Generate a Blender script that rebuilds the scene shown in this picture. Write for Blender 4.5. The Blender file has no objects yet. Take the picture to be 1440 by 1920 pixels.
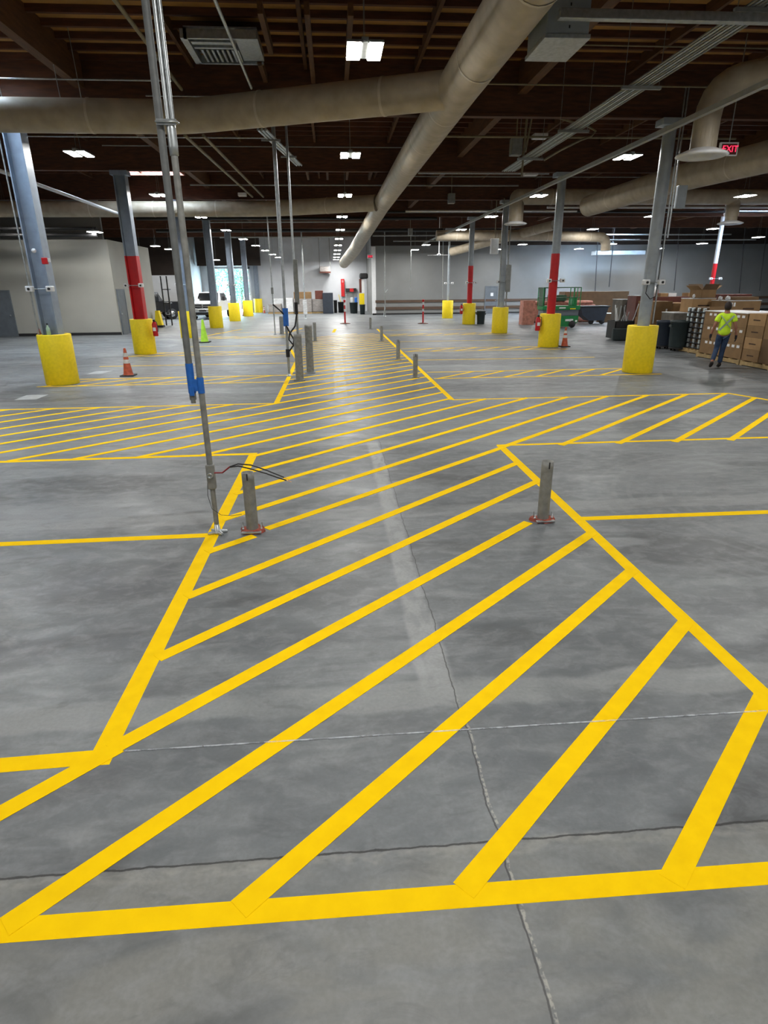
import bpy, bmesh, math, random
from mathutils import Vector, Matrix
random.seed(7)
C = bpy.context.scene.collection
PI = math.pi

# ---------------------------------------------------------------- camera model
CH = 2.25
FP, PITCH, YAW, ROLL = 1129.7, 0.3599, 0.0763, -0.0094
_F = Vector((math.sin(YAW)*math.cos(PITCH), math.cos(YAW)*math.cos(PITCH), -math.sin(PITCH)))
_R = Vector((math.cos(YAW), -math.sin(YAW), 0)); _U = _R.cross(_F)
R2 = _R*math.cos(ROLL)+_U*math.sin(ROLL); U2 = -_R*math.sin(ROLL)+_U*math.cos(ROLL)
O = Vector((0, 0, CH))
def ray(u, v): return _F*FP+R2*(u-720)-U2*(v-960)
def atz(u, v, z=0.0): d = ray(u, v); return O+d*((z-CH)/d.z)
def aty(u, v, Y): d = ray(u, v); return O+d*(Y/d.y)
cd = bpy.data.cameras.new('camera'); cam = bpy.data.objects.new('camera', cd); C.objects.link(cam)
cd.sensor_fit = 'VERTICAL'; cd.sensor_height = 36; cd.lens = FP/1920*36; cd.clip_end = 500; cd.clip_start = .05
m = Matrix((R2, U2, -_F)).transposed().to_4x4(); m.translation = O; cam.matrix_world = m
bpy.context.scene.camera = cam

# ---------------------------------------------------------------- materials
def nodes(name):
    mt = bpy.data.materials.new(name); mt.use_nodes = True
    nt = mt.node_tree; b = nt.nodes['Principled BSDF']
    return mt, nt, b
def mat(name, col, rough=.6, metal=0, var=.18, scale=6, bump=.0, stretch=(1, 1, 1), spec=.5):
    mt, nt, b = nodes(name); N = nt.nodes; L = nt.links
    tc = N.new('ShaderNodeTexCoord'); mp = N.new('ShaderNodeMapping'); mp.inputs['Scale'].default_value = stretch
    nz = N.new('ShaderNodeTexNoise'); nz.inputs['Scale'].default_value = scale; nz.inputs['Detail'].default_value = 6
    L.new(tc.outputs['Object'], mp.inputs[0]); L.new(mp.outputs[0], nz.inputs['Vector'])
    r = N.new('ShaderNodeValToRGB')
    r.color_ramp.elements[0].position = .3; r.color_ramp.elements[1].position = .7
    r.color_ramp.elements[0].color = [c*(1-var) for c in col]+[1]
    r.color_ramp.elements[1].color = [min(1, c*(1+var)) for c in col]+[1]
    L.new(nz.outputs['Fac'], r.inputs[0]); L.new(r.outputs[0], b.inputs['Base Color'])
    b.inputs['Roughness'].default_value = rough; b.inputs['Metallic'].default_value = metal
    b.inputs['Specular IOR Level'].default_value = spec
    if bump:
        bp = N.new('ShaderNodeBump'); bp.inputs['Strength'].default_value = bump; bp.inputs['Distance'].default_value = .02
        L.new(nz.outputs['Fac'], bp.inputs['Height']); L.new(bp.outputs[0], b.inputs['Normal'])
    return mt
def emis(name, col, s):
    mt, nt, b = nodes(name)
    b.inputs['Base Color'].default_value = (*col, 1); b.inputs['Emission Color'].default_value = (*col, 1)
    b.inputs['Emission Strength'].default_value = s
    return mt
def glass_mat(name, col, rough=.08):
    return mat(name, col, rough, 0, .05, 3, spec=.9)

M = {}
M['paint'] = mat('traffic_yellow_paint', (.98, .62, .001), .8, 0, .05, 9, .04, spec=.08)
M['sleeve'] = mat('yellow_plastic', (.84, .64, .002), .6, 0, .07, 14, .05)
M['colblue'] = mat('blue_grey_column_paint', (.24, .29, .36), .45, 0, .12, 5)
M['colgrey'] = mat('grey_column_paint', (.30, .34, .37), .45, 0, .12, 5)
M['red'] = mat('red_column_paint', (.50, .004, .008), .45, 0, .1, 5)
M['galv'] = mat('galvanised_steel', (.42, .45, .46), .38, .75, .18, 18)
M['pipe'] = mat('weathered_grey_pipe', (.25, .255, .24), .55, .35, .22, 14, .1)
M['darkpipe'] = mat('dull_dark_grey_pipe', (.15, .16, .16), .6, .1, .15, 14)
M['seam'] = mat('pale_duct_tape_seam', (.50, .45, .36), .4, 0, .1, 8)
M['crate'] = mat('dull_grey_crate', (.10, .09, .075), .7, 0, .3, 5)
M['strut'] = mat('grey_strut', (.24, .25, .24), .5, .3, .15, 10)
M['rail'] = mat('pale_grey_rail', (.36, .37, .36), .5, 0, .1, 8)
M['tan'] = mat('tan_pipe', (.22, .19, .12), .6, .1, .15, 8)
M['blackpipe'] = mat('black_pipe', (.012, .012, .013), .5, .1, .2, 8)
M['wood'] = mat('dark_roof_timber', (.070, .024, .009), .75, 0, .35, 3, .1, (1, 6, 6))
M['joist'] = mat('roof_joist_timber', (.070, .022, .008), .75, 0, .35, 3, .1, (1, 6, 6))
M['purlin'] = mat('roof_purlin_timber', (.095, .040, .013), .75, 0, .3, 3, .1, (6, 1, 6))
M['deck'] = mat('plywood_roof_deck', (.36, .19, .055), .8, 0, .25, 1.6, .05)
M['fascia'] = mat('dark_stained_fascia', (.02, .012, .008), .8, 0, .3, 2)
M['wall'] = mat('painted_wall_grey_white', (.33, .34, .34), .7, 0, .10, .8, .03)
M['wallR'] = mat('painted_block_wall', (.185, .19, .187), .7, 0, .08, .7, .03)
M['wallfar'] = mat('far_white_wall', (.52, .54, .57), .7, 0, .10, .8)
M['office'] = mat('office_partition_paint', (.34, .34, .305), .75, 0, .06, .7)
M['black'] = mat('black_trim', (.01, .01, .011), .6, 0, .2, 6)
M['doorgrey'] = mat('grey_door_paint', (.115, .135, .155), .5, 0, .1, 4)
M['board'] = mat('brown_guard_board', (.075, .045, .028), .7, 0, .25, 4, .05, (.4, 4, 4))
M['white'] = mat('white_enamel', (.72, .73, .74), .45, 0, .06, 8)
M['lens'] = emis('led_lens', (1.0, .985, .95), 38)
M['exitred'] = emis('exit_red', (1.0, .03, .09), .32)
M['exitpink'] = mat('exit_face_dark_red', (.10, .012, .012), .5)
M['sky'] = emis('skylight_dome', (.62, .80, 1.0), 9)
M['skyR'] = emis('skylight_dome_large', (.50, .72, 1.0), 34)
M['orange'] = mat('orange_cone_rubber', (.42, .075, .03), .6, 0, .3, 12)
M['lime'] = mat('lime_cone_rubber', (.40, .75, .04), .55, 0, .1, 8)
M['reflect'] = mat('white_reflective_band', (.62, .62, .62), .4, 0, .15, 12)
M['rubber'] = mat('black_rubber', (.015, .015, .016), .75, 0, .2, 10)
M['bluetape'] = mat('blue_tape', (.015, .13, .50), .5, 0, .12, 20)
M['wire'] = mat('black_wire', (.012, .012, .014), .45, 0, .1, 20)
M['wirered'] = mat('dull_red_wire', (.25, .02, .03), .5, 0, .1, 20)
M['copper'] = mat('bare_copper', (.6, .3, .12), .4, .7, .1, 20)
M['redpad'] = mat('rust_red_grout', (.30, .065, .04), .8, 0, .35, 30, .4)
M['card'] = mat('brown_cardboard', (.21, .125, .055), .8, 0, .12, 4)
M['cardlite'] = mat('light_cardboard', (.33, .20, .09), .8, 0, .12, 4)
M['carddark'] = mat('dark_cardboard', (.12, .07, .032), .8, 0, .15, 4)
M['maroon'] = mat('maroon_panel', (.10, .022, .012), .6, 0, .2, 5)
M['print'] = mat('dark_box_print', (.05, .025, .012), .8, 0, .2, 30)
M['pallet'] = mat('pallet_pine', (.34, .24, .11), .8, 0, .25, 8, .1)
M['bin'] = mat('grey_green_bin', (.022, .034, .036), .5, 0, .15, 6)
M['binblue'] = mat('dark_blue_plastic', (.016, .024, .04), .5, 0, .15, 6)
M['green'] = mat('green_machine_paint', (.006, .18, .045), .45, 0, .15, 8)
M['darkgreen'] = mat('dark_green_frame', (.012, .06, .02), .5, 0, .15, 8)
M['salmon'] = mat('salmon_wrap', (.42, .17, .12), .7, 0, .3, 7)
M['wrap'] = mat('stretch_wrap', (.27, .25, .24), .3, 0, .45, 7, .3, (.6, 1, 5), .8)
M['wrapwhite'] = mat('white_stretch_wrap', (.60, .62, .64), .3, 0, .35, 7, .3, (.6, 1, 5), .8)
M['carwhite'] = mat('white_car_paint', (.62, .64, .66), .25, 0, .04, 4)
M['carblack'] = mat('black_car_paint', (.008, .009, .012), .2, 0, .2, 4)
M['carglass'] = glass_mat('tinted_glass', (.008, .01, .012))
M['chrome'] = mat('chrome', (.6, .62, .64), .2, 1, .1, 5)
M['lamp'] = mat('headlight_plastic', (.75, .76, .78), .15, 0, .08, 9)
M['skin'] = mat('skin', (.30, .13, .08), .6, 0, .1, 12)
M['hair'] = mat('dark_hair', (.018, .010, .008), .7, 0, .3, 40, .3)
M['hivis'] = mat('hivis_yellow_cloth', (.62, .95, .03), .8, 0, .10, 9, .2)
M['strip'] = mat('grey_reflective_tape', (.30, .40, .33), .4, 0, .12, 10)
M['jeans'] = mat('blue_denim', (.022, .045, .10), .85, 0, .3, 14, .2)
M['boot'] = mat('dark_boot_leather', (.02, .014, .012), .6, 0, .3, 14)
M['glove'] = mat('dark_work_glove', (.014, .012, .016), .8, 0, .2, 14)
M['bottlegreen'] = mat('pale_green_plastic', (.42, .62, .45), .3, 0, .1, 14)
M['pink'] = mat('pink_label_plastic', (.55, .20, .20), .5, 0, .3, 30)
M['leafa'] = mat('sunlit_foliage', (.13, .34, .22), .8, 0, .5, 2)
M['leafb'] = mat('deep_foliage', (.05, .22, .15), .8, 0, .5, 2)
M['bark'] = mat('bark', (.12, .08, .05), .9, 0, .3, 6)
M['asphalt'] = mat('outside_paving', (.45, .46, .46), .85, 0, .1, 2)
M['concpatch'] = mat('pale_concrete_patch', (.42, .45, .46), .7, 0, .12, 5)

def duct_mat():
    mt, nt, b = nodes('duct_fabric_wrap'); N = nt.nodes; L = nt.links
    tc = N.new('ShaderNodeTexCoord')
    nz = N.new('ShaderNodeTexNoise'); nz.inputs['Scale'].default_value = 3.5; nz.inputs['Detail'].default_value = 7
    L.new(tc.outputs['Object'], nz.inputs['Vector'])
    r = N.new('ShaderNodeValToRGB'); r.color_ramp.elements[0].position = .3; r.color_ramp.elements[1].position = .7
    r.color_ramp.elements[0].color = (.33, .28, .20, 1); r.color_ramp.elements[1].color = (.44, .38, .29, 1)
    L.new(nz.outputs['Fac'], r.inputs[0]); L.new(r.outputs[0], b.inputs['Base Color'])
    b.inputs['Roughness'].default_value = .5
    bp = N.new('ShaderNodeBump'); bp.inputs['Strength'].default_value = .35; bp.inputs['Distance'].default_value = .03
    L.new(nz.outputs['Fac'], bp.inputs['Height']); L.new(bp.outputs[0], b.inputs['Normal'])
    return mt
M['duct'] = duct_mat()

def floor_mat():
    mt, nt, b = nodes('worn_grey_concrete'); N = nt.nodes; L = nt.links
    geo = N.new('ShaderNodeNewGeometry'); P = geo.outputs['Position']
    def noise(scale, st=(1, 1, 1), det=6, dist=0, rough=.55):
        mp = N.new('ShaderNodeMapping'); mp.inputs['Scale'].default_value = st; L.new(P, mp.inputs[0])
        n = N.new('ShaderNodeTexNoise'); n.inputs['Scale'].default_value = scale; n.inputs['Detail'].default_value = det
        n.inputs['Distortion'].default_value = dist; n.inputs['Roughness'].default_value = rough
        L.new(mp.outputs[0], n.inputs['Vector']); return n.outputs['Fac']
    def ramp(x, a, bb, v0=0, v1=1):
        r = N.new('ShaderNodeMapRange'); r.interpolation_type = 'SMOOTHSTEP'
        L.new(x, r.inputs[0]); r.inputs[1].default_value = a; r.inputs[2].default_value = bb
        r.inputs[3].default_value = v0; r.inputs[4].default_value = v1; return r.outputs[0]
    def mth(op, a, bb=None):
        n = N.new('ShaderNodeMath'); n.operation = op
        for i, q in enumerate((a, bb)):
            if q is None: continue
            if isinstance(q, (int, float)): n.inputs[i].default_value = q
            else: L.new(q, n.inputs[i])
        return n.outputs[0]
    def mix(f, a, bb):
        n = N.new('ShaderNodeMix'); n.data_type = 'RGBA'
        L.new(f, n.inputs[0])
        for i, q in ((6, a), (7, bb)):
            if isinstance(q, tuple): n.inputs[i].default_value = (*q, 1)
            else: L.new(q, n.inputs[i])
        return n.outputs[2]
    sp = N.new('ShaderNodeSeparateXYZ'); L.new(P, sp.inputs[0]); X, Y = sp.outputs[0], sp.outputs[1]
    big = noise(.55, (.45, 1.2, 1), 8, .6); mid = noise(2.2, (.5, 1.3, 1), 8, 1.0); fine = noise(45, (1, 1, 1), 4)
    streak = noise(1.4, (.25, 1.6, 1), 9, 1.2, .7)
    col = mix(ramp(big, .35, .66), (.098, .110, .118), (.180, .198, .208))
    col = mix(ramp(mid, .50, .72, 0, .55), col, (.27, .285, .29))
    col = mix(ramp(streak, .52, .72, 0, .50), col, (.29, .305, .315))
    col = mix(ramp(noise(1.1, (.6, 1.5, 1), 7, .8), .54, .70, 0, .75), col, (.075, .080, .083))
    # small dark spots
    vo = N.new('ShaderNodeTexVoronoi'); vo.inputs['Scale'].default_value = 2.6; L.new(P, vo.inputs['Vector'])
    spot = mth('MULTIPLY', ramp(mth('ADD', vo.outputs['Distance'], mth('MULTIPLY', mid, .25)), .24, .15, 0, 1), ramp(noise(.9, (1, 1, 1), 3), .48, .62))
    col = mix(mth('MULTIPLY', spot, .6), col, (.055, .06, .063))
    # oil stains and scuffed areas with a shape of their own
    swob = mth('MULTIPLY', mth('SUBTRACT', noise(2.4, (.6, 1.4, 1), 6, .8), .5), 1.1)
    for (sx, sy, rx, ry, amt, dark) in ((-3.05, 7.35, 1.15, .42, .75, 1), (-2.0, 4.6, .9, .5, .45, 1), (3.1, 4.75, .75, .45, .55, 1), (3.9, 4.4, .6, .5, .40, 1), (1.3, 7.3, 1.0, .55, .5, 1), (-.3, 4.2, .8, .35, .35, 1), (3.4, 14.1, 2.2, .6, .5, 1),
                                        (4.3, 7.2, .9, .35, .35, 0), (2.55, 4.95, .35, .12, .5, 0), (-2.6, 6.4, 1.6, .35, .30, 0), (5.2, 7.6, 1.2, .3, .3, 0), (-6, 10.4, 2.5, .5, .3, 0), (5.5, 10.3, 2.0, .3, .3, 0)):
        ex = mth('DIVIDE', mth('SUBTRACT', X, sx), rx); ey = mth('DIVIDE', mth('SUBTRACT', Y, sy), ry)
        rr = mth('ADD', mth('ADD', mth('MULTIPLY', ex, ex), mth('MULTIPLY', ey, ey)), mth('MULTIPLY', swob, 1.6))
        col = mix(ramp(rr, 1.0, .35, 0, amt), col, (.06, .065, .068) if dark else (.30, .32, .33))
    # pale trowelled bands along joints
    wob = mth('MULTIPLY', mth('SUBTRACT', noise(1.6, (1, .3, 1), 5), .5), .22)
    def band(coord, c, half, soft=.05):
        d = mth('ABSOLUTE', mth('SUBTRACT', mth('ADD', coord, wob), c)); return ramp(d, half+soft, half)
    for c, hw, s in ((2.90, .10, .55), (5.95, .13, .45), (9.0, .12, .35), (13.2, .15, .2), (21.0, .25, .2)):
        col = mix(mth('MULTIPLY', mth('MULTIPLY', band(Y, c, hw), ramp(mid, .3, .55, .35, 1)), s), col, (.30, .315, .315))
    seam = mth('MULTIPLY', band(X, .52, .07), mth('MULTIPLY', ramp(Y, 2.6, 3.2), ramp(Y, 9.3, 8.8)))
    seam = mth('MAXIMUM', seam, mth('MULTIPLY', band(X, .1, .12), mth('MULTIPLY', ramp(Y, 13., 13.5), ramp(Y, 33, 20))))
    col = mix(mth('MULTIPLY', mth('MULTIPLY', seam, ramp(noise(5, (1, .5, 1), 6, 1.0), .35, .55, .45, 1)), .75), col, (.33, .345, .345))
    # lighter slab in front of the joint
    near = ramp(Y, 1.9, 1.88)
    col = mix(mth('MULTIPLY', near, ramp(mid, .35, .6, .2, .75)), col, (.235, .238, .22))
    col = mix(ramp(noise(7, (.8, 1.2, 1), 8, .5, .65), .42, .66, 0, .30), col, (.30, .315, .325))
    col = mix(ramp(noise(5, (.7, 1.3, 1), 8, .8, .65), .52, .70, 0, .35), col, (.075, .082, .086))
    # joints and cracks
    wf = mth('MULTIPLY', mth('SUBTRACT', noise(9, (1, 1, 1), 5), .5), .03)
    def line(coord, c, w): return ramp(mth('ABSOLUTE', mth('SUBTRACT', mth('ADD', coord, wf), c)), w+.004, w)
    col = mix(mth('MULTIPLY', band(Y, 1.86, .012, .03), ramp(noise(14, (.6, 1, 1), 6), .40, .62, 0, .45)), col, (.34, .34, .31))
    col = mix(mth('MULTIPLY', line(Y, 1.89, .003), .85), col, (.02, .02, .02))
    for c in (9.1, 16.3, 23.5, 30.7): col = mix(mth('MULTIPLY', line(Y, c, .006), .6), col, (.05, .05, .05))
    crackX = mth('ADD', X, mth('MULTIPLY', mth('SUBTRACT', noise(2.2, (0, 1, 0), 5), .5), .06))
    cl = mth('MULTIPLY', line(crackX, .63, .0018), ramp(Y, 9.2, 9.0))
    col = mix(mth('MULTIPLY', cl, .8), col, (.04, .04, .04))
    cl2 = mth('MULTIPLY', line(crackX, .642, .004), mth('MULTIPLY', ramp(Y, 3.0, 2.6), ramp(fine, .42, .55)))
    col = mix(mth('MULTIPLY', cl2, .55), col, (.5, .48, .42))
    # circular tyre scuffs to the right
    dx = mth('SUBTRACT', X, 5.2); dy = mth('SUBTRACT', Y, 5.6)
    rad = mth('SQRT', mth('ADD', mth('MULTIPLY', dx, dx), mth('MULTIPLY', dy, dy)))
    rings = mth('SINE', mth('MULTIPLY', rad, 38))
    mask = mth('MULTIPLY', mth('MULTIPLY', ramp(rad, 1.3, 1.5), ramp(rad, 2.6, 2.3)), ramp(mid, .40, .6))
    col = mix(mth('MULTIPLY', mth('MULTIPLY', ramp(rings, .2, .9), mask), .16), col, (.34, .355, .36))
    col = mix(ramp(fine, .30, .7, .16, 0), col, (.08, .08, .08))
    L.new(col, b.inputs['Base Color'])
    L.new(ramp(mid, .3, .7, .36, .56), b.inputs['Roughness'])
    b.inputs['Specular IOR Level'].default_value = .42
    bp = N.new('ShaderNodeBump'); bp.inputs['Strength'].default_value = .12; bp.inputs['Distance'].default_value = .01
    L.new(mid, bp.inputs['Height']); L.new(bp.outputs[0], b.inputs['Normal'])
    return mt
M['floor'] = floor_mat()

# ---------------------------------------------------------------- mesh helpers
class MB:
    def __init__(s): s.v = []; s.f = []; s.smooth = []
    def add(s, vs, fs, sm=False):
        n = len(s.v); s.v += [tuple(v) for v in vs]; s.f += [tuple(n+i for i in f) for f in fs]; s.smooth += [sm]*len(fs); return s
    def box(s, x0, y0, z0, x1, y1, z1, b=0.0):
        if x0 > x1: x0, x1 = x1, x0
        if y0 > y1: y0, y1 = y1, y0
        if b <= 0:
            vs = [(x, y, z) for z in (z0, z1) for y in (y0, y1) for x in (x0, x1)]
            return s.add(vs, [(0, 2, 3, 1), (4, 5, 7, 6), (0, 1, 5, 4), (2, 6, 7, 3), (0, 4, 6, 2), (1, 3, 7, 5)])
        bm = bmesh.new(); bmesh.ops.create_cube(bm, size=1)
        for v in bm.verts: v.co = Vector(((x0+x1)/2+v.co.x*(x1-x0), (y0+y1)/2+v.co.y*(y1-y0), (z0+z1)/2+v.co.z*(z1-z0)))
        bmesh.ops.bevel(bm, geom=bm.edges[:], offset=min(b, (x1-x0)*.45, (y1-y0)*.45, (z1-z0)*.45), segments=2, affect='EDGES', profile=.5)
        bm.verts.index_update(); s.add([v.co.copy() for v in bm.verts], [[v.index for v in f.verts] for f in bm.faces]); bm.free(); return s
    def loft(s, rings, caps=True, sm=True):
        n = len(rings[0]); vs = [p for r in rings for p in r]; fs = []
        for k in range(len(rings)-1):
            for i in range(n):
                j = (i+1) % n; fs.append((k*n+i, k*n+j, (k+1)*n+j, (k+1)*n+i))
        s.add(vs, fs, sm)
        if caps:
            s.add(rings[0], [tuple(range(n))[::-1]]); s.add(rings[-1], [tuple(range(n))])
        return s
    def tube(s, pts, r, seg=10, caps=True):
        pts = [Vector(p) for p in pts]; rs = r if isinstance(r, (list, tuple)) else [r]*len(pts); rings = []; up = None
        for i, p in enumerate(pts):
            if i == 0: t = pts[1]-p
            elif i == len(pts)-1: t = p-pts[i-1]
            else: t = (pts[i+1]-p).normalized()+(p-pts[i-1]).normalized()
            t = t.normalized()
            if up is None: up = Vector((0, 0, 1)) if abs(t.z) < .9 else Vector((1, 0, 0))
            a = (up-t*up.dot(t)).normalized(); bb = t.cross(a); up = a
            rings.append([p+(a*math.cos(q)+bb*math.sin(q))*rs[i] for q in [2*PI*k/seg for k in range(seg)]])
        return s.loft(rings, caps)
    def lathe(s, prof, c=(0, 0, 0), seg=24, caps=True):
        return s.loft([[(c[0]+r*math.cos(2*PI*k/seg), c[1]+r*math.sin(2*PI*k/seg), c[2]+z) for k in range(seg)] for r, z in prof], caps)
    def prism(s, poly, y0, y1, axis='y'):
        # poly in (x,z) extruded along y, or (y,z) along x, or (x,y) along z
        def P(a, b, t): return (a, t, b) if axis == 'y' else ((t, a, b) if axis == 'x' else (a, b, t))
        return s.loft([[P(a, b, y0) for a, b in poly], [P(a, b, y1) for a, b in poly]], True, False)
    def build(s, name, material, parent=None, loc=None, rz=0):
        me = bpy.data.meshes.new(name); me.from_pydata(s.v, [], s.f); me.materials.append(material)
        bm = bmesh.new(); bm.from_mesh(me); bmesh.ops.recalc_face_normals(bm, faces=bm.faces); bm.to_mesh(me); bm.free()
        me.polygons.foreach_set('use_smooth', s.smooth)
        o = bpy.data.objects.new(name, me); C.objects.link(o)
        if parent: o.parent = parent
        if loc is not None: o.location = loc
        o.rotation_euler.z = rz
        return o
def tag(o, label, cat, group=None, kind=None):
    o['label'] = label; o['category'] = cat
    if group: o['group'] = group
    if kind: o['kind'] = kind
    return o
def thing(name, label, cat, loc=(0, 0, 0), rz=0, group=None):
    o = bpy.data.objects.new(name, None); C.objects.link(o); o.location = loc; o.rotation_euler.z = rz
    o.empty_display_size = .1
    return tag(o, label, cat, group)
def struct(o): o['kind'] = 'structure'; return o
def kids(o): return [c for c in bpy.data.objects if c.parent == o]
TREE = {}
def copy_tree(o, loc=None, rz=None, label=None, parent=None):
    if o.name not in TREE: TREE[o.name] = kids(o)
    c = o.copy(); C.objects.link(c)
    if parent: c.parent = parent
    for ch in TREE[o.name]: copy_tree(ch, parent=c)
    if loc is not None: c.location = loc
    if rz is not None: c.rotation_euler.z = rz
    if label: c['label'] = label
    return c

# ================================================================ THE SETTING
struct(MB().box(-34, -12, -.3, 44, 62, 0).build('floor', M['floor']))
struct(MB().box(-34, -12, 6.92, 44, 62, 7.1).build('ceiling', M['deck']))
struct(MB().box(-34, -12.2, 0, 44, -12, 7).build('wall_back', M['wall']))
struct(MB().box(44, -12, 0, 44.2, 62, 7).build('wall_right', M['wall']))
struct(MB().box(-34.2, -12, 0, -34, 62, 7).build('wall_left', M['wall']))
YF = 59.6
b = MB(); b.box(-34, YF, 0, -10.95, YF+.25, 6.92); b.box(-10.95, YF, 3.75, -7.6, YF+.25, 6.92); b.box(-7.6, YF, 0, 3.3, YF+.25, 6.92)
struct(b.build('wall_far', M['wallfar']))
YR = 51.4
b = MB(); b.box(3.15, YR, 0, 44, YR+.3, 5.15); b.box(3.15, YR, 0, 3.45, YF, 6.9)
struct(b.build('wall_partition', M['wallR']))
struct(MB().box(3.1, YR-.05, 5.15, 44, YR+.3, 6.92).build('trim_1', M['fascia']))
struct(MB().box(3.15, YR-.02, 0, 44, YR, .12).build('baseboard_partition', M['black']))
# two guard boards on the partition wall
for k, (z0, z1) in enumerate(((.38, .60), (.93, 1.12))):
    struct(MB().box(3.4, YR-.06, z0, 44, YR, z1).build('trim_%d' % (k+2), M['board']))
struct(MB().box(3.12, YR-.02, 0, 3.45, YR+.001, 5.1).build('trim_4', M['white']))
# office block on the left
b = MB(); b.box(-34, 33, 0, -11.05, 33.2, 4.35); b.box(-11.05, 33, 0, -10.85, 40, 4.35); b.box(-34, 33, 4.35, -10.85, 40, 4.45); b.box(-34, 39.8, 0, -11.05, 40, 4.35)
struct(b.build('wall_office', M['office']))
struct(MB().box(-34, 32.97, 0, -10.83, 33.0, .13).build('baseboard_office', M['black']))
struct(MB().box(-34, 36.5, 4.45, -12.2, 36.7, 6.92).build('wall_mezzanine', M['wall']))
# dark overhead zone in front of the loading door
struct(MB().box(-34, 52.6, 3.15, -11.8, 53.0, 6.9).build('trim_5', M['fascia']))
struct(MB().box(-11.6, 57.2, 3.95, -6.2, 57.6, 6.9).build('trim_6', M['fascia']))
struct(MB().box(-12.1, 53.0, 0, -11.8, 59.6, 6.9).build('wall_side_bay', M['wall']))
# loading door frame
b = MB(); b.box(-11.1, YF-.12, 0, -10.95, YF, 3.9); b.box(-7.6, YF-.12, 0, -7.45, YF, 3.9); b.box(-11.1, YF-.12, 3.75, -7.45, YF, 3.9)
struct(b.build('door_1', M['white']))
b = MB()
for k in range(11): b.lathe([(.0, 0), (.26, 0), (.26, .3), (0, .3)], (0, 0, k*.3), 20)
struct(b.build('door_1_roll', M['galv'], loc=(-10.95, YF-.4, 4.2))).rotation_euler = (0, PI/2, 0)
# doors
def flush_door(n, x, y, w, h, face, material, handle_side=1):
    # face '-y' or '+x'
    bd = MB(); 
    if face == '-y':
        d = struct(bd.box(x, y-.05, 0, x+w, y, h, .008).build(n, material))
        hx = x+w-.1 if handle_side > 0 else x+.1
        MB().lathe([(.0, 0), (.03, 0), (.035, .05), (0, .06)], (0, 0, 0), 14).build('door_handle', M['galv'], d, (hx, y-.11, 1.0)).rotation_euler.x = -PI/2
        f = MB(); f.box(x-.07, y-.07, 0, x, y, h+.07); f.box(x+w, y-.07, 0, x+w+.07, y, h+.07); f.box(x, y-.07, h, x+w, y, h+.07); f.build('door_frame', material, d)
    else:
        d = struct(bd.box(x, y, 0, x+.05, y+w, h, .008).build(n, material))
        MB().lathe([(.0, 0), (.03, 0), (.035, .05), (0, .06)], (0, 0, 0), 14).build('door_handle', M['galv'], d, (x+.05, y+.1, 1.0)).rotation_euler.y = PI/2
        f = MB(); f.box(x, y-.07, 0, x+.07, y, h+.07); f.box(x, y+w, 0, x+.07, y+w+.07, h+.07); f.box(x, y, h, x+.07, y+w, h+.07); f.build('door_frame', material, d)
    return d
flush_door('door_2', -16.95, 33, 1.0, 2.12, '-y', M['doorgrey'])
flush_door('door_3', -10.85, 33.25, 1.0, 2.12, '+x', M['doorgrey'])
p0 = aty(909, 586, YR); p1 = aty(932, 538, YR)
d4 = flush_door('door_4', p0.x, YR, p1.x-p0.x, p1.z, '-y', M['doorgrey'])
MB().box(p0.x+.4, YR-.06, 1.35, p0.x+.62, YR-.05, 1.6).build('door_window', M['white'], d4)
p0 = aty(651, 586, YF); p1 = aty(667, 546, YF)
flush_door('door_5', p0.x, YF, p1.x-p0.x, p1.z, '-y', M['wall'])

# roof timber
for i in range(-3, 6):
    y = 16.0+7.2133*i
    struct(MB().box(-34, y-.09, 5.86, 44, y+.09, 6.92).box(-34, y-.11, 5.86, 44, y-.09, 5.92).build('ceiling_girder', M['wood']))
jm = MB().box(-34, -.04, 6.80, 44, .04, 6.92)
j0 = struct(jm.build('ceiling_joist', M['joist'], loc=(0, -3.0, 0)))
for k in range(1, 100):
    c = j0.copy(); c.location = (0, -3.0+.61*k, 0); C.objects.link(c)
for k in range(-11, 16):
    x = -.42+2.44*k
    deep = (k-2) % 4 == 0
    w, zb = (.10, 6.30) if deep else (.035, 6.70)
    struct(MB().box(x-w, -12, zb, x+w, 59.5, 6.92).build('ceiling_purlin', M['purlin']))
# short sub-purlins that show around the roof vent and the second bay
for (x, y0, y1) in ((-1.02, 12.2, 14.1), (-.26, 12.2, 15.9), (.46, 12.2, 15.9), (-1.3, 14.6, 15.8), (-.85, 26.0, 28.8), (-.05, 26.0, 28.8), (.75, 26.0, 28.8), (1.7, 26.0, 28.8)):
    struct(MB().box(x-.045, y0, 6.42, x+.045, y1, 6.60).build('ceiling_stub_joist', M['purlin']))
# skylights
sk = [(-7.9, 14.6, 'sky'), (-10.2, 24.7, 'sky'), (-7.2, 28.4, 'sky'), (-9.6, 46.0, 'sky'), (24.4, 34.6, 'skyR'), (20.5, 46.5, 'skyR')]
for k, (x, y, mm) in enumerate(sk):
    w, h = (1.2, .55) if mm == 'sky' else (1.5, 1.0)
    o = struct(MB().box(x-w, y-h, 6.90, x+w, y+h, 6.915).build('window_%d' % (k+1), M[mm]))
    f = MB(); f.box(x-w-.05, y-h-.05, 6.60, x-w, y+h+.05, 6.92); f.box(x+w, y-h-.05, 6.60, x+w+.05, y+h+.05, 6.92)
    f.box(x-w, y-h-.05, 6.60, x+w, y-h, 6.92); f.box(x-w, y+h, 6.60, x+w, y+h+.05, 6.92); f.build('window_frame', M['salmon'], o)

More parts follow.
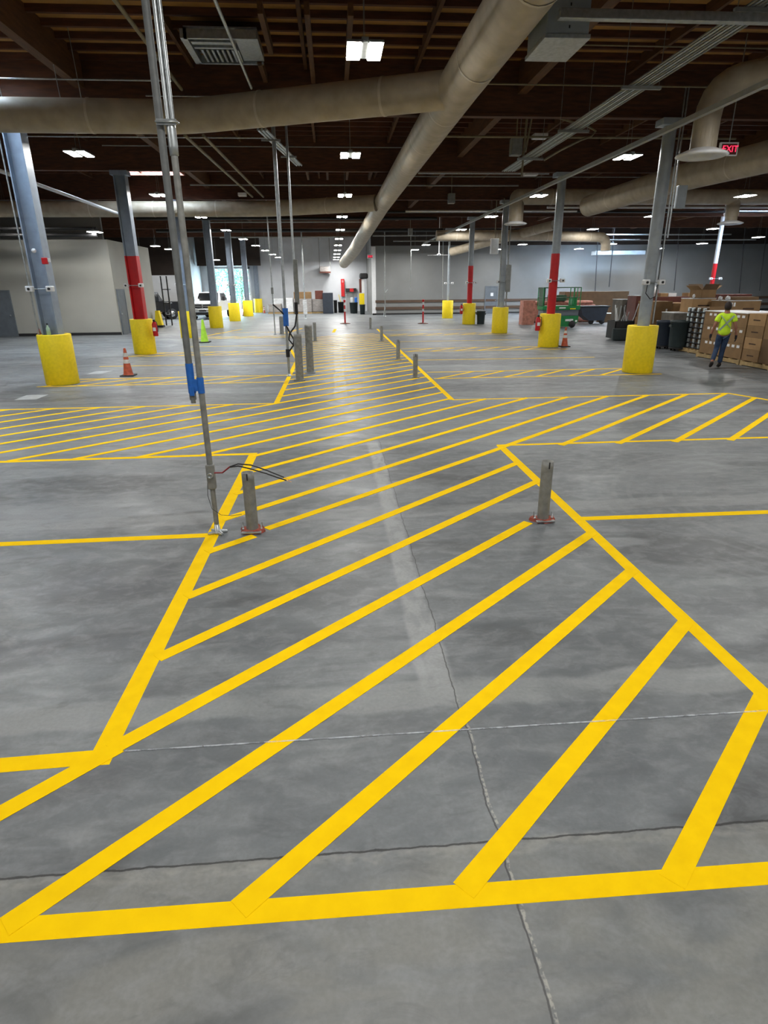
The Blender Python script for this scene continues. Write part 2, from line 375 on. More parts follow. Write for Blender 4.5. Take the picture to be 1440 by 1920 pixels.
# outside the loading door
struct(MB().box(-60, 62, -.3, 20, 120, -.01).build('ground_outside', M['asphalt']))
def tree(x, y, hgt, rad, mt, label):
    t = thing('tree', label, 'tree', (x, y, 0), 0, 'trees outside the loading door')
    tb = MB(); tb.tube([(0, 0, -.05), (.05, 0, hgt*.3), (0, .1, hgt*.75)], [.18, .14, .05], 8)
    for k in range(5):
        a = k*1.3; tb.tube([(0, 0, hgt*.3), (math.cos(a)*rad*.6, math.sin(a)*rad*.6, hgt*(.5+.06*k))], [.08, .03], 6)
    tb.build('trunk', M['bark'], t)
    lf = MB()
    for k in range(2200):
        while True:
            q = Vector((random.uniform(-1, 1), random.uniform(-1, 1), random.uniform(-1, 1)))
            if .3 < q.length < 1: break
        c = Vector((q.x*rad, q.y*rad, hgt*.55+q.z*hgt*.48)); s = random.uniform(.07, .18)
        n = Vector((random.gauss(0, 1), random.gauss(0, 1), random.gauss(0, 1))).normalized(); a = n.orthogonal().normalized()*s; bb = n.cross(a)*.6
        lf.add([c-a, c+bb, c+a, c-bb], [(0, 1, 2, 3)])
    lf.build('foliage', mt, t)
for x, y, h, r, mt, lb in ((-13.2, 68, 6.2, 1.7, 'leafa', 'bushy sunlit tree seen at the left edge of the open loading door'), (-11.2, 73, 7.2, 2.0, 'leafb', 'deep green tree standing behind the gap of the loading door'),
                           (-9.6, 68.5, 5.6, 1.5, 'leafa', 'round light green tree seen through the right half of the loading door'), (-15.5, 80, 9, 2.6, 'leafb', 'tallest tree standing farthest behind the loading door')):
    tree(x, y, h, r, M[mt], lb)

# ================================================================ FLOOR MARKINGS
W = .1
def clip_line(c, slope, xa, xb, ya, yb, xmaxf=None):
    # y = c + slope*x inside the rectangle
    x0 = max(xa, (ya-c)/slope); x1 = min(xb, (yb-c)/slope)
    return (x0, x1) if x1-x0 > .12 else None
SL = .94; PITCHC = .825; C0 = .45
def stripe_mb(x0, y0, x1, y1, w, z):
    d = Vector((x1-x0, y1-y0, 0)).normalized(); n = Vector((-d.y, d.x, 0))*w/2
    a = Vector((x0, y0, 0)); c = Vector((x1, y1, 0)); u = Vector((0, 0, z))
    q = [a-n, c-n, c+n, a+n]
    return MB().add([p for p in q]+[p+u for p in q], [(0, 3, 2, 1), (4, 5, 6, 7), (0, 1, 5, 4), (1, 2, 6, 5), (2, 3, 7, 6), (3, 0, 4, 7)])
def marking(label, group=None):
    return thing('hatched_floor_marking', label, 'floor marking', (0, 0, 0), 0, group)
def border(t, x0, y0, x1, y1, w=W):
    NS[0] += 1; return stripe_mb(x0, y0, x1, y1, w, .0005+.00004*(NS[0] % 29)).build('border_line', M['paint'], t)
NS = [0]
def stripe(t, x0, y0, x1, y1, w=W):
    NS[0] += 1; return stripe_mb(x0, y0, x1, y1, w, .0018+.00004*(NS[0] % 31)).build('hatch_stripe', M['paint'], t)
def gz(pts): return [atz(u, v, 0) for u, v in pts]

XL0, XR0 = -1.22, 2.42
walk = marking('long yellow hatched walkway running down the middle between the grey pipes')
# borders of the nearest bay
border(walk, -1.27, 2.50, XL0, 8.50, .12); border(walk, XR0, 2.60, 2.40, 8.60, .11)
border(walk, -1.24, 12.45, -1.24, 20.0, .11); border(walk, 2.40, 12.45, 2.36, 34.5, .11)
e0 = atz(0, 1745); e1 = atz(1440, 1637); ed = (e1-e0)/(e1.x-e0.x)
border(walk, e0.x-1.6, e0.y-1.6*ed.y, e1.x+1.6, e1.y+1.6*ed.y, .098)
# hatch stripes on one family of parallel lines
nearends = {0: (1.27, 2.40), 1: (.43, 2.40), 2: (-.45, 2.42), 3: (-1.32, 2.42)}
for k in range(0, 37):
    c = C0+PITCHC*k
    ya = 1.60 if k < 6 else 0
    xa, xb = XL0, XR0
    if 8.5 < c+SL*2.4 and c+SL*(-1.2) < 12.4 and c > 5.8: xa, xb = XL0, XR0
    if k in nearends: xa, xb = nearends[k]
    if k == 4:
        stripe(walk, XL0-.02, c+SL*XL0, 1.88, c+SL*1.88); continue
    if k == 7:
        stripe(walk, XL0, c+SL*XL0+.02, -.84, c+SL*-.84); stripe(walk, -.74, c+SL*-.74+.08, XR0, c+SL*XR0-.02); continue
    y0, y1 = c+SL*xa, c+SL*xb
    if y1 > 8.55 and y0 < 12.45: continue       # crossing stripes belong to the cross walkway
    if y0 > 31.2: break
    if y1 > 31.2: xb = (31.2-c)/SL; y1 = 31.2
    stripe(walk, xa, y0, xb, y1)
stripe(walk, -.05, 32.4, .06, 35.0, .16); stripe(walk, -1.7, 24.0, -1.25, 20.3, .1)
stripe(walk, -2.6, 32.0, -1.8, 36.0, .14)
# cross walkway
cross = marking('yellow hatched cross walkway stretching over the whole width behind the two nearest pipes')
border(cross, -9.0, 8.43, XL0+.05, 8.52, .10); border(cross, 2.36, 8.60, 9.4, 8.62, .085)
border(cross, -9.0, 12.50, -1.2, 12.50, .085); border(cross, 2.40, 12.44, 8.45, 12.46, .085); border(cross, 8.43, 12.46, 9.6, 9.3, .10)
for k in range(-3, 26):
    c = C0+PITCHC*k
    r = clip_line(c, SL, -9.0, 9.4, 8.5, 12.48)
    if not r: continue
    x0, x1 = r
    xr = 8.43+(1.17)*(12.46-(c+SL*x1))/3.16
    while x1 > xr and x1 > x0+.1:
        x1 -= .05; xr = 8.43+(1.17)*(12.46-(c+SL*x1))/3.16
    y0 = c+SL*x0; y1 = c+SL*x1
    # a stripe that enters from the walkway below begins at the walkway's left border
    if c+SL*XL0 < 8.5 and x0 < XR0 and y0 <= 8.51 and x0 > XL0: x0 = XL0; y0 = c+SL*x0
    if x1 < 2.4 and x1 > -1.25 and y1 >= 12.4: x1 = XR0; y1 = c+SL*x1
    if x1-x0 > .2: stripe(cross, x0, y0, x1, y1)
# left end of the front zone
lz = marking('short yellow line and stripe leaving the lower left corner of the walkway')
border(lz, -3.2, 2.50, -1.22, 2.56, .105); stripe(lz, -2.25, 1.62, -1.20, C0+PITCHC*4+SL*-1.20, .1)
# hatched bays at the columns
def bay(xa, xb, ya, yb, label, pitch=.86, ph=0.):
    t = marking(label, 'hatched bars beside the columns')
    border(t, xa, ya, xb, ya, .09); border(t, xa, yb, xb, yb, .09)
    x = xa+.1+ph; d = (yb-ya)
    while x+d < xb+.01:
        stripe(t, x, ya, x+d, yb, .085); x += pitch
    return t
rows = [(15.5, 16.7, 'nearest'), (22.25, 23.35, 'second'), (29.6, 30.6, 'third')]
nth = {'nearest': 'at the front yellow column guards', 'second': 'at the second pair of column guards', 'third': 'at the third pair of column guards'}
for ya, yb, nm in rows:
    bay(-7.3 if nm != 'third' else -6.5, -1.3, ya, yb, 'hatched yellow bar left of the walkway '+nth[nm])
    bay(2.5, 8.55, ya, yb, 'hatched yellow bar right of the walkway '+nth[nm])
def divider(x0, y0, x1, y1, label, w=.09):
    o = stripe_mb(x0, y0, x1, y1, w, .0015).build('divider_line', M['paint']); tag(o, label, 'floor line', 'single stall divider lines'); return o
divider(-9.0, 5.40, -1.25, 5.50, 'yellow stall line left of the walkway beside the tall near conduit post', .10)
divider(2.45, 5.56, 9.5, 5.52, 'yellow stall line right of the walkway beside the nearest right pipe', .10)
divider(-7.2, 19.45, -1.3, 19.45, 'thin pale stall line behind the orange traffic cone')
divider(2.5, 19.6, 8.4, 19.5, 'thin pale stall line between the first and second right column guards')
divider(-6.0, 25.6, -1.3, 25.6, 'thin pale stall line near the lime green cone')
divider(2.5, 26.4, 8.0, 26.4, 'thin pale stall line between the second and third right column guards')
divider(-6.2, 33.2, -1.4, 33.4, 'faint far stall line left of the walkway past the third column guard')
divider(2.5, 33.4, 7.0, 33.2, 'faint far stall line right of the walkway past the third column guard')
divider(-6.3, 31.3, -5.2, 36.0, 'pale diagonal floor line near the fourth left column guard', .12)
# chalk line and pale patches
def chalk_mat():
    mt, nt, bs = nodes('chalk_dust'); N = nt.nodes; L = nt.links
    bs.inputs['Base Color'].default_value = (.75, .8, .86, 1); bs.inputs['Roughness'].default_value = .9
    g = N.new('ShaderNodeNewGeometry'); n = N.new('ShaderNodeTexNoise'); n.inputs['Scale'].default_value = 18; n.inputs['Detail'].default_value = 8
    L.new(g.outputs['Position'], n.inputs['Vector']); r = N.new('ShaderNodeMapRange'); L.new(n.outputs['Fac'], r.inputs[0])
    r.inputs[1].default_value = .30; r.inputs[2].default_value = .62; r.inputs[3].default_value = .05; r.inputs[4].default_value = .55
    L.new(r.outputs[0], bs.inputs['Alpha']); return mt
M['chalk'] = chalk_mat()
q0 = atz(235, 1409); q1 = atz(1436, 1333)
tag(stripe_mb(q0.x, q0.y, q1.x, q1.y, .010, .0034).build('chalk_line', M['chalk']), 'thin bluish chalk snap line crossing the nearest yellow stripes', 'chalk line')
def patch(u0, v0, u1, v1, u2, v2, u3, v3, label):
    P = [atz(u0, v0), atz(u1, v1), atz(u2, v2), atz(u3, v3)]; up = Vector((0, 0, .002))
    o = MB().add(P+[p+up for p in P], [(0, 1, 2, 3), (4, 7, 6, 5), (0, 4, 5, 1), (1, 5, 6, 2), (2, 6, 7, 3), (3, 7, 4, 0)]).build('concrete_patch', M['concpatch'])
    tag(o, label, 'floor patch', 'pale repair patches in the floor')
patch(26, 750, 68, 749, 90, 740, 50, 741, 'pale rectangular repair patch in front of the nearest left column guard')
patch(162, 702, 190, 701, 212, 695, 180, 696, 'small pale repair patch left of the orange traffic cone')

# ================================================================ COLUMNS AND GUARDS
def h_section(w, d, t):
    return [(-w/2, -d/2), (-w/2+t, -d/2), (-w/2+t, -t/2), (w/2-t, -t/2), (w/2-t, -d/2), (w/2, -d/2), (w/2, d/2), (w/2-t, d/2), (w/2-t, t/2), (-w/2+t, t/2), (-w/2+t, d/2), (-w/2, d/2)]
def column(x, y, side, red, label):
    t = thing('steel_column', label, 'column', (x, y, 0), 0, 'steel columns in two rows')
    base = M['colblue'] if side == 'L' else M['colgrey']
    b = MB()
    if side == 'L': b.prism(h_section(.38, .36, .03), 0.0, 5.75, 'z')
    else:
        b.lathe([(.15 if y < 44 else .07, 0), (.15 if y < 44 else .07, 5.75)], seg=24)
    b.build('shaft', base, t)
    if red:
        r = MB()
        if side == 'L': r.prism(h_section(.392, .372, .042), .3, 3.27, 'z')
        else: r.lathe([(.155, .3), (.155, 3.27)], seg=20)
        ro = r.build('red_band', M['red'], t); ro['label'] = 'red painted lower shaft'
    MB().box(-.28, -.20, 5.72, .28, .20, 5.86, .01).build('cap_bracket', base, t)
    return t
def guard(x, y, label):
    t = thing('column_guard', label, 'column guard', (x, y, 0), 0, 'yellow column guards')
    r = .385
    MB().lathe([(r-.14, 0), (r-.005, 0), (r, .012), (r, 1.185), (r-.012, 1.20), (r-.14, 1.20), (r-.14, 0)], seg=40, caps=False).build('sleeve', M['sleeve'], t)
    MB().box(-.012, -r-.006, .02, .012, -r+.01, 1.19).build('seam', M['sleeve'], t) if False else None
    return t
g0 = None
ord_ = ['nearest', 'second', 'third', 'fourth', 'fifth', 'sixth', 'seventh']
for i in range(7):
    x, y = -6.88, 16.0+7.2133*i
    column(x, y, 'L', i == 1, ('%s column of the left row, blue-grey steel' % ord_[i])+(' with a red lower half' if i == 1 else ' rising from a yellow guard'))
    lab = 'yellow cylindrical guard round the %s column of the left row' % ord_[i]
    if g0 is None: g0 = guard(x, y, lab)
    else: copy_tree(g0, (x, y, 0), 0, lab)
for i in range(5):
    x, y = 8.12, 16.0+7.2133*i
    column(x, y, 'R', i in (1, 3), ('%s column of the right row, grey round steel' % ord_[i])+(' with a red lower half' if i in (1, 3) else ' rising from a yellow guard'))
    copy_tree(g0, (x, y, 0), 0, 'yellow cylindrical guard round the %s column of the right row' % ord_[i])
pt = thing('steel_column', 'far right round column with a red band standing behind the cardboard boxes', 'column', (23.1, 37.64, 0), 0, 'steel columns in two rows')
MB().lathe([(.12, 0), (.12, 6.6)], seg=16).build('shaft', M['white'], pt); MB().lathe([(.125, .8), (.125, 3.3)], seg=16).build('red_band', M['red'], pt)

# sensors on arms at the columns
def sensor(x, y, z, label, w=.5):
    t = thing('sensor_pair', label, 'sensor', (x, y, z), 0, 'white sensor pairs on columns')
    MB().tube([(-w/2, 0, 0), (w/2, 0, 0)], .012, 8).build('arm', M['galv'], t)
    for s in (-1, 1):
        h = MB().box(s*w/2-.08, -.11, -.06, s*w/2+.08, .03, .065, .02).build('sensor_head', M['white'], t)
        MB().lathe([(0, 0), (.03, 0), (.03, .02), (0, .02)], (0, 0, 0), 14).build('lens', M['black'], h, (s*w/2, -.11, 0)).rotation_euler.x = PI/2
    return t
sensor(-6.86, 15.74, 2.24, 'pair of white sensors on the nearest left column above its guard', .46)
sensor(-6.88, 22.98, 2.32, 'pair of white sensors on the red left column')
sensor(8.12, 15.80, 2.26, 'pair of white sensors on the nearest right column', .40)
for i, w in ((1, 'second column of the right row'), (2, 'third column of the right row'), (3, 'fourth column of the right row'), (4, 'fifth column of the right row')):
    sensor(8.12, 16+7.2133*i-.2, 2.35, 'pair of white sensors on the '+w, .5)
sensor(23.1, 37.4, 2.45, 'pair of white sensors on the far column behind the boxes', .6)
sensor(-6.88, 16+7.2133*2-.2, 2.35, 'pair of white sensors on the third column of the left row', .5)
sensor(-6.88, 16+7.2133*4-.2, 2.35, 'pair of white sensors on the fifth column of the left row', .5)
# alarm on the nearest left column
al = thing('fire_alarm', 'small red and white alarm strobe on the nearest left column', 'alarm', (-6.66, 15.8, 2.85))
MB().box(-.06, -.07, -.07, .07, 0, .07, .01).build('horn', M['red'], al); MB().box(.07, -.05, -.03, .12, 0, .06, .01).build('strobe_lens', M['white'], al)
MB().lathe([(0, 0), (.05, 0), (.05, .03), (0, .03)], (0, 0, 0), 14).build('detector', M['white'], al, (-.2, -.02, .22)).rotation_euler.x = PI/2
# electric boxes and conduit fixed to columns
def conduit(name, pts, r, mt, label, cat='conduit', group=None, seg=8):
    return tag(MB().tube(pts, r, seg).build(name, M[mt]), label, cat, group)
for i, (dx, z0, lab) in enumerate(((.20, 1.25, 'vertical silver conduit clamped beside the nearest right column'), (.27, 3.3, 'shorter vertical conduit outside the nearest right column'))):
    conduit('conduit', [(8.12+dx, 15.9, z0), (8.12+dx, 15.9, 6.5)], .02, 'galv', lab, group='conduits on columns')
tag(MB().box(8.44, 15.78, 3.95, 8.66, 15.92, 4.45, .01).build('electrical_box', M['colgrey']), 'flat grey electrical box beside the nearest right column', 'electrical box')
conduit('cable', [(8.0, 15.82, 2.25), (7.96, 15.78, 2.0), (8.08, 15.75, 1.86), (8.22, 15.76, 1.92), (8.27, 15.84, 2.2), (8.28, 15.86, 3.3)], .012, 'wire', 'black cable looping round the nearest right column', 'cable')
conduit('conduit', [(-7.14, 15.8, 1.2), (-7.14, 15.8, 6.4)], .018, 'galv', 'thin conduit running up the left edge of the nearest left column', group='conduits on columns')
# column with strapped conduit (third right)
for dx, r, lab in ((-.20, .022, 'pale conduit strapped left of the third right column'), (.16, .03, 'grey conduit strapped right of the third right column')):
    conduit('conduit', [(8.12+dx, 30.1, 1.25), (8.12+dx, 30.1, 5.9)], r, 'pipe', lab, group='conduits on columns')
tag(MB().box(8.18, 29.95, 1.9, 8.40, 30.1, 3.1, .01).build('electrical_box', M['strut']), 'tall narrow grey box on the third right column', 'electrical box')
# bottles left on the first guard
bt = thing('spray_bottle', 'pale green plastic bottle standing on the nearest left column guard', 'bottle', (-6.86, 15.70, 1.20))
MB().lathe([(.0, 0), (.045, 0), (.045, .15), (.018, .2), (.016, .23), (0, .23)], seg=16).build('bottle_body', M['bottlegreen'], bt); MB().lathe([(0, .23), (.02, .23), (.02, .27), (0, .27)], seg=12).build('bottle_cap', M['black'], bt)
bt = thing('spray_bottle', 'small pink and white bottle standing at the left of the nearest left guard', 'bottle', (-7.18, 15.92, 1.20))
MB().lathe([(.0, 0), (.04, 0), (.035, .1), (.015, .14), (0, .14)], seg=14).build('bottle_body', M['pink'], bt); MB().lathe([(0, .14), (.016, .14), (.014, .18), (0, .18)], seg=10).build('bottle_cap', M['white'], bt)
# fire extinguishers beside guards
def extinguisher(x, y, z, label):
    t = thing('fire_extinguisher', label, 'fire extinguisher', (x, y, z), 0, 'fire extinguishers')
    MB().lathe([(0, 0), (.085, 0), (.09, .03), (.09, .40), (.06, .47), (.03, .5), (0, .5)], seg=18).build('tank', M['red'], t)
    MB().box(-.03, -.06, .5, .03, .06, .56, .008).build('valve', M['black'], t)
    MB().tube([(0, -.03, .52), (.10, -.06, .48), (.12, -.06, .25), (.10, -.05, .15)], .012, 8).build('hose', M['black'], t)
    MB().box(-.05, -.095, .18, .05, -.085, .30).build('tag', M['white'], t)
extinguisher(-6.36, 22.95, .62, 'red fire extinguisher hung on the second left column guard')
extinguisher(7.62, 23.1, .60, 'red fire extinguisher hung on the second right column guard')
extinguisher(7.62, 37.5, .60, 'red fire extinguisher hung on the fourth right column guard')
for (x, y, z, lab) in ((-5.95, 22.9, 0, 'second left'),): pass

# ================================================================ PIPES ON THE FLOOR
def bolt(parent, x, y, z):
    MB().lathe([(0, 0), (.012, 0), (.012, .012), (.005, .012), (.005, .045), (0, .045)], (x, y, z), 8).build('bolt', M['galv'], parent)
def bollard(x, y, h, r, label, rough_base=False, slot=True):
    t = thing('pipe_bollard', label, 'bollard', (x, y, 0), 0, 'cut-off grey pipes along the walkway')
    seg = 28; b = MB()
    # open tube with a slot at the top, facing the camera
    rings = []
    for rr, z in ((r, 0), (r, h-.06), (r, h), (r-.006, h), (r-.006, .05)):
        rings.append([(rr*math.cos(2*PI*k/seg), rr*math.sin(2*PI*k/seg), z) for k in range(seg)])
    b.loft(rings, False); b.build('pipe', M['pipe'], t)
    if slot:
        MB().box(-.006, -r-.002, h-.065, .006, -r+.006, h+.001).build('slot', M['black'], t)
    MB().lathe([(0, h*.9), (r-.007, h*.9)], seg=20, caps=False).build('inner_shadow_disc', M['black'], t) if False else None
    if rough_base:
        bb = MB(); n = 26; ring = []; ring2 = []
        for k in range(n):
            a = 2*PI*k/n; q = r+.060+random.uniform(-.014, .03); ring.append((q*math.cos(a), q*math.sin(a)*.8, .0)); ring2.append(((q-.012)*math.cos(a), (q-.012)*math.sin(a)*.8, .022+random.uniform(-.004, .012)))
        bb.loft([ring, ring2], True, False); bb.build('base_grout', M['redpad'], t)
        b2 = MB(); b2.box(-r-.035, -r-.05, .012, r+.035, -r-.005, .026, .004); b2.build('base_plate', M['galv'], t)
        for sx in (-1, 1): bolt(t, sx*(r+.03), -.02, .025)
        MB().tube([(-r-.03, .02, .02), (-r-.034, .015, .09)], .004, 6).build('anchor_rod', M['galv'], t)
        MB().tube([(r+.03, .02, .02), (r+.036, .015, .085)], .004, 6).build('anchor_rod', M['galv'], t)
    else:
        MB().box(-r-.04, -r-.04, 0, r+.04, r+.04, .02, .004).build('base_plate', M['pipe'], t)
    return t
bollard(-.87, 5.57, .60, .058, 'nearest left cut-off grey pipe on red grout beside the tall conduit post', True)
bollard(2.045, 5.57, .62, .058, 'nearest right cut-off grey pipe on red grout at the walkway border', True)
bollard(-.92, 15.72, 1.13, .10, 'tall thick grey pipe, the nearer of the two wide ones left of the walkway', False, False)
bollard(-.70, 17.1, 1.27, .10, 'tall thick grey pipe standing just behind another wide pipe', False, False)
bollard(2.05, 15.75, .60, .06, 'grey pipe on the right border beside the cross walkway')
bollard(2.02, 19.85, .62, .062, 'second of the grey pipes behind the cross walkway on the right border')
bollard(2.02, 26.9, .62, .065, 'third grey pipe behind the cross walkway on the right border')
bollard(2.0, 34.7, .60, .065, 'farthest small grey pipe on the right border')
bollard(-.85, 27.4, .78, .07, 'slim grey pipe left of the walkway centre behind the wide pipes', False, False)
bollard(-2.62, 31.8, .85, .10, 'far grey pipe beside the thin conduit post on the left', False, False)

# tall conduit post nearest to the camera
PX, PY = -1.205, 5.54
cp = thing('conduit_post', 'tall silver conduit post nearest the camera, taped blue, running up to the roof', 'conduit post', (PX, PY, 0), 0, 'vertical conduit posts')
MB().tube([(0, 0, .02), (0, 0, .50)], .0235, 16).build('lower_pipe', M['pipe'], cp)
jb = MB().box(-.038, -.035, .46, .038, .03, .70, .01).build('junction_box', M['pipe'], cp)
MB().lathe([(0, 0), (.026, 0), (.026, .03), (.016, .03), (.016, .012), (0, .012)], (0, 0, 0), 18).build('hub', M['galv'], jb, (0, -.03, .60)).rotation_euler.x = PI/2
MB().tube([(0, 0, .68), (0, 0, 3.25)], .027, 16).build('main_pipe', M['pipe'], cp)
MB().lathe([(0, 3.22), (.034, 3.22), (.036, 3.28), (.036, 3.40), (.03, 3.46), (0, 3.46)], seg=16).build('coupling', M['galv'], cp)
for dx, dy in ((-.017, -.005), (.017, .005)): MB().tube([(dx, dy, 3.44), (dx, dy, 6.5)], .0165, 12).build('upper_conduit', M['galv'], cp)
MB().tube([(-.085, .02, 1.30), (-.085, .02, 6.5)], .030, 14).build('side_pipe', M['darkpipe'], cp)
MB().lathe([(0, 1.27), (.022, 1.27), (.022, 1.31), (0, 1.31)], (-.085, .02, 0), 12).build('side_pipe_cap', M['galv'], cp)
b = MB(); b.box(-.10, -.04, 3.42, .05, -.025, 3.46); b.tube([(-.1, 0, 3.44), (-.1, -.05, 3.44), (.06, -.05, 3.44), (.06, 0, 3.44)], .008, 6); b.build('strap', M['galv'], cp)
b = MB(); b.tube([(-.085, .02, 1.36), (-.085, .02, 1.62)], .034, 14); b.tube([(0, 0, 1.36), (0, 0, 1.50)], .031, 14); b.box(-.085, -.012, 1.38, 0, .02, 1.48); b.box(-.1, -.02, 1.34, -.06, -.01, 1.42)
b.build('blue_tape', M['bluetape'], cp)
b = MB(); b.lathe([(0, .10), (.024, .10), (.032, .03), (.045, .018), (.045, .01), (0, .01)], seg=16)
for a in (.35, 2.3, 3.6, 5.4):
    c, s = math.cos(a), math.sin(a); b.tube([(c*.03, s*.03, .016), (c*.095, s*.085, .012)], [.024, .014], 8)
b.build('base_flange', M['galv'], cp)
MB().tube([(-.038, -.02, .52), (-.045, -.03, .40), (-.02, -.035, .27), (.06, -.03, .20), (.16, -.02, .185), (.25, .0, .19)], .0025, 6).build('thin_wire', M['wire'], cp)
w = thing('loose_cable', 'pair of loose black wires with bare ends jutting from the nearest conduit post', 'cable', (PX+.036, PY-.02, .62))
pa = [(0, 0, 0), (.08, -.02, .005), (.16, -.05, .07), (.24, -.07, .10), (.36, -.09, .09), (.50, -.12, .045), (.66, -.15, -.02)]
pb = [(.16, -.05, .065), (.24, -.08, .082), (.36, -.11, .058), (.50, -.13, .015), (.62, -.16, -.025), (.68, -.165, -.045)]
MB().tube(pa, .0062, 8).build('wire', M['wire'], w); MB().tube(pb, .0062, 8).build('wire', M['wire'], w)
MB().tube(pa[:3], .0075, 8).build('red_wire', M['wirered'], w)
b = MB(); b.tube([pa[-1], (.71, -.16, -.045)], .003, 6); b.tube([pb[-1], (.725, -.17, -.06)], .003, 6); b.build('bare_end', M['copper'], w)

def post(x, y, r, label, top=6.5, mt='galv', base=True):
    t = thing('conduit_post', label, 'conduit post', (x, y, 0), 0, 'vertical conduit posts')
    MB().tube([(0, 0, 0.01), (0, 0, top)], r, 12).build('pipe', M[mt], t)
    MB().lathe([(0, 0), (r+.05, 0), (r+.05, .015), (r+.01, .02), (r+.01, .06), (0, .06)], seg=14).build('base_flange', M['galv'], t)
    return t
pA = post(-1.24, 16.5, .034, 'conduit post with blue tape and a black cable, left of the two wide pipes')
b = MB(); b.tube([(0, 0, 1.28), (0, 0, 1.72)], .07, 12); b.build('blue_tape', M['bluetape'], pA)
b = MB(); b.tube([(0, -.02, .50), (0, -.02, .70)], .052, 10); b.build('connector', M['rubber'], pA)
MB().tube([(-.04, 0, 3.0), (-.04, 0, 6.5)], .022, 10).build('side_conduit', M['galv'], pA)
MB().tube([(0, -.05, 1.3), (.10, -.08, 1.1), (.18, -.08, .95), (.16, -.08, .80), (.05, -.06, .66)], .022, 8).build('cable', M['rubber'], pA)
MB().tube([(-.02, -.03, 1.55), (-.14, -.08, 1.68), (-.30, -.1, 1.82)], .018, 8).build('spare_cable', M['rubber'], pA)
pB = post(-.98, 17.0, .03, 'conduit post with a black plug box hanging beside the wide pipes')
MB().box(-.05, -.06, 1.55, .04, -.02, 1.85, .01).build('plug_box', M['rubber'], pB)
MB().tube([(0, -.05, 1.55), (-.06, -.08, 1.25), (-.22, -.08, 1.05), (-.24, -.08, .9), (-.1, -.07, .72), (-.02, -.05, .70)], .02, 8).build('cable', M['rubber'], pB)
MB().box(-.02, -.03, 1.8, .09, .02, 2.9, .008).build('wireway', M['strut'], pB)
pC = post(-2.95, 31.7, .03, 'thin far conduit post left of the walkway beside a grey pipe', 6.5, 'galv')
MB().box(-.06, -.06, 1.9, .06, 0, 2.2, .01).build('outlet_box', M['strut'], pC)
pD = post(-2.05, 46.5, .045, 'far white conduit post in front of the wrapped pallets', 6.5, 'galv'); MB().box(-.14, -.1, .3, .14, .1, 1.3, .02).build('outlet_box', M['wrapwhite'], pD)
pE = post(3.95, 48.6, .04, 'far conduit post in front of the grey partition wall near its corner', 6.5, 'strut'); MB().tube([(0, 0, 1.7), (.2, -.1, 1.95)], .03, 8).build('cross_arm', M['galv'], pE); MB().tube([(-.12, 0, .01), (0, 0, .9)], .03, 8).build('brace', M['galv'], pE)
# thin drops in front of the partition wall
drops = [(830, 455, 560), (1117, 465, 600), (1146, 480, 538), (1268, 460, 545), (1390, 455, 550), (1428, 470, 545), (770, 460, 545)]
nm = ['left of the fifth right column', 'beside the green lift', 'right of the green lift, ending in the air', 'behind the brown boxes beside the nearest right column', 'behind the long box at the right', 'at the right edge above the boxes', 'over the small red stanchion']
for (u, v0, v1), n in zip(drops, nm):
    a = aty(u, v0, 48.5); c = aty(u-4 if u > 900 else u, v1, 48.5)
    conduit('drop_cord', [(a.x, 48.5, 6.9), (c.x, 48.5, c.z)], .035, 'wire' if u > 1000 else 'strut', 'thin power drop before the partition wall, '+n, 'power drop', 'power drops by the partition wall')

# ================================================================ CONES AND STANCHIONS
def cone(x, y, h, mt, label, bands=True, rz=0):
    t = thing('traffic_cone', label, 'traffic cone', (x, y, 0), rz, 'traffic cones')
    s = h/.72
    MB().box(-.18*s, -.18*s, 0, .18*s, .18*s, .03*s, .01).build('base', M['rubber'], t)
    MB().lathe([(.135*s, .03*s), (.12*s, .06*s), (.032*s, .70*s), (.026*s, .72*s), (.02*s, .72*s)], seg=24).build('cone_body', M[mt], t)
    if bands:
        for z0, z1 in ((.33, .43), (.50, .60)):
            r0 = .12-(z0-.06)*.1375+.002; r1 = .12-(z1-.06)*.1375+.002
            MB().lathe([(r0*s, z0*s), (r1*s, z1*s)], seg=24, caps=False).build('reflective_band', M['reflect'], t)
p = atz(238, 706); cone(p.x, p.y+.15, .73, 'orange', 'dirty orange traffic cone with white bands near the front left column guard')
cone(-5.62, 27.6, .95, 'lime', 'lime green cone partly hidden behind the tall near conduit post', False)
cone(8.72, 23.1, .71, 'orange', 'orange traffic cone hidden behind the second right column guard')
p = atz(458, 592); cone(p.x, p.y, .72, 'orange', 'small orange cone before the sunny loading door')
p = atz(478, 587); cone(p.x+.1, p.y-3.2, .72, 'orange', 'orange and white cone between the sixth and seventh left guards')
p = atz(499, 586); cone(p.x, p.y-1.5, .6, 'orange', 'orange cone in front of the wrapped pallets left end')
def stanchion(x, y, label):
    t = thing('safety_stanchion', label, 'stanchion', (x, y, 0), 0, 'red and white stanchions')
    MB().lathe([(0, 0), (.33, 0), (.33, .02), (.1, .06), (0, .06)], seg=24).build('base', M['maroon'], t)
    MB().tube([(0, 0, .05), (0, 0, 1.32)], .05, 12).build('pole', M['red'], t)
    for z in (.72, 1.1): MB().tube([(0, 0, z), (0, 0, z+.16)], .054, 12).build('white_band', M['reflect'], t)
    MB().box(-.07, -.05, 1.3, .07, .05, 1.42, .02).build('top_lamp', M['red'], t)
stanchion(.70, 39.9, 'red and white stanchion standing at the far end of the walkway')
stanchion(5.5, 38.8, 'red and white stanchion standing before the grey partition wall')

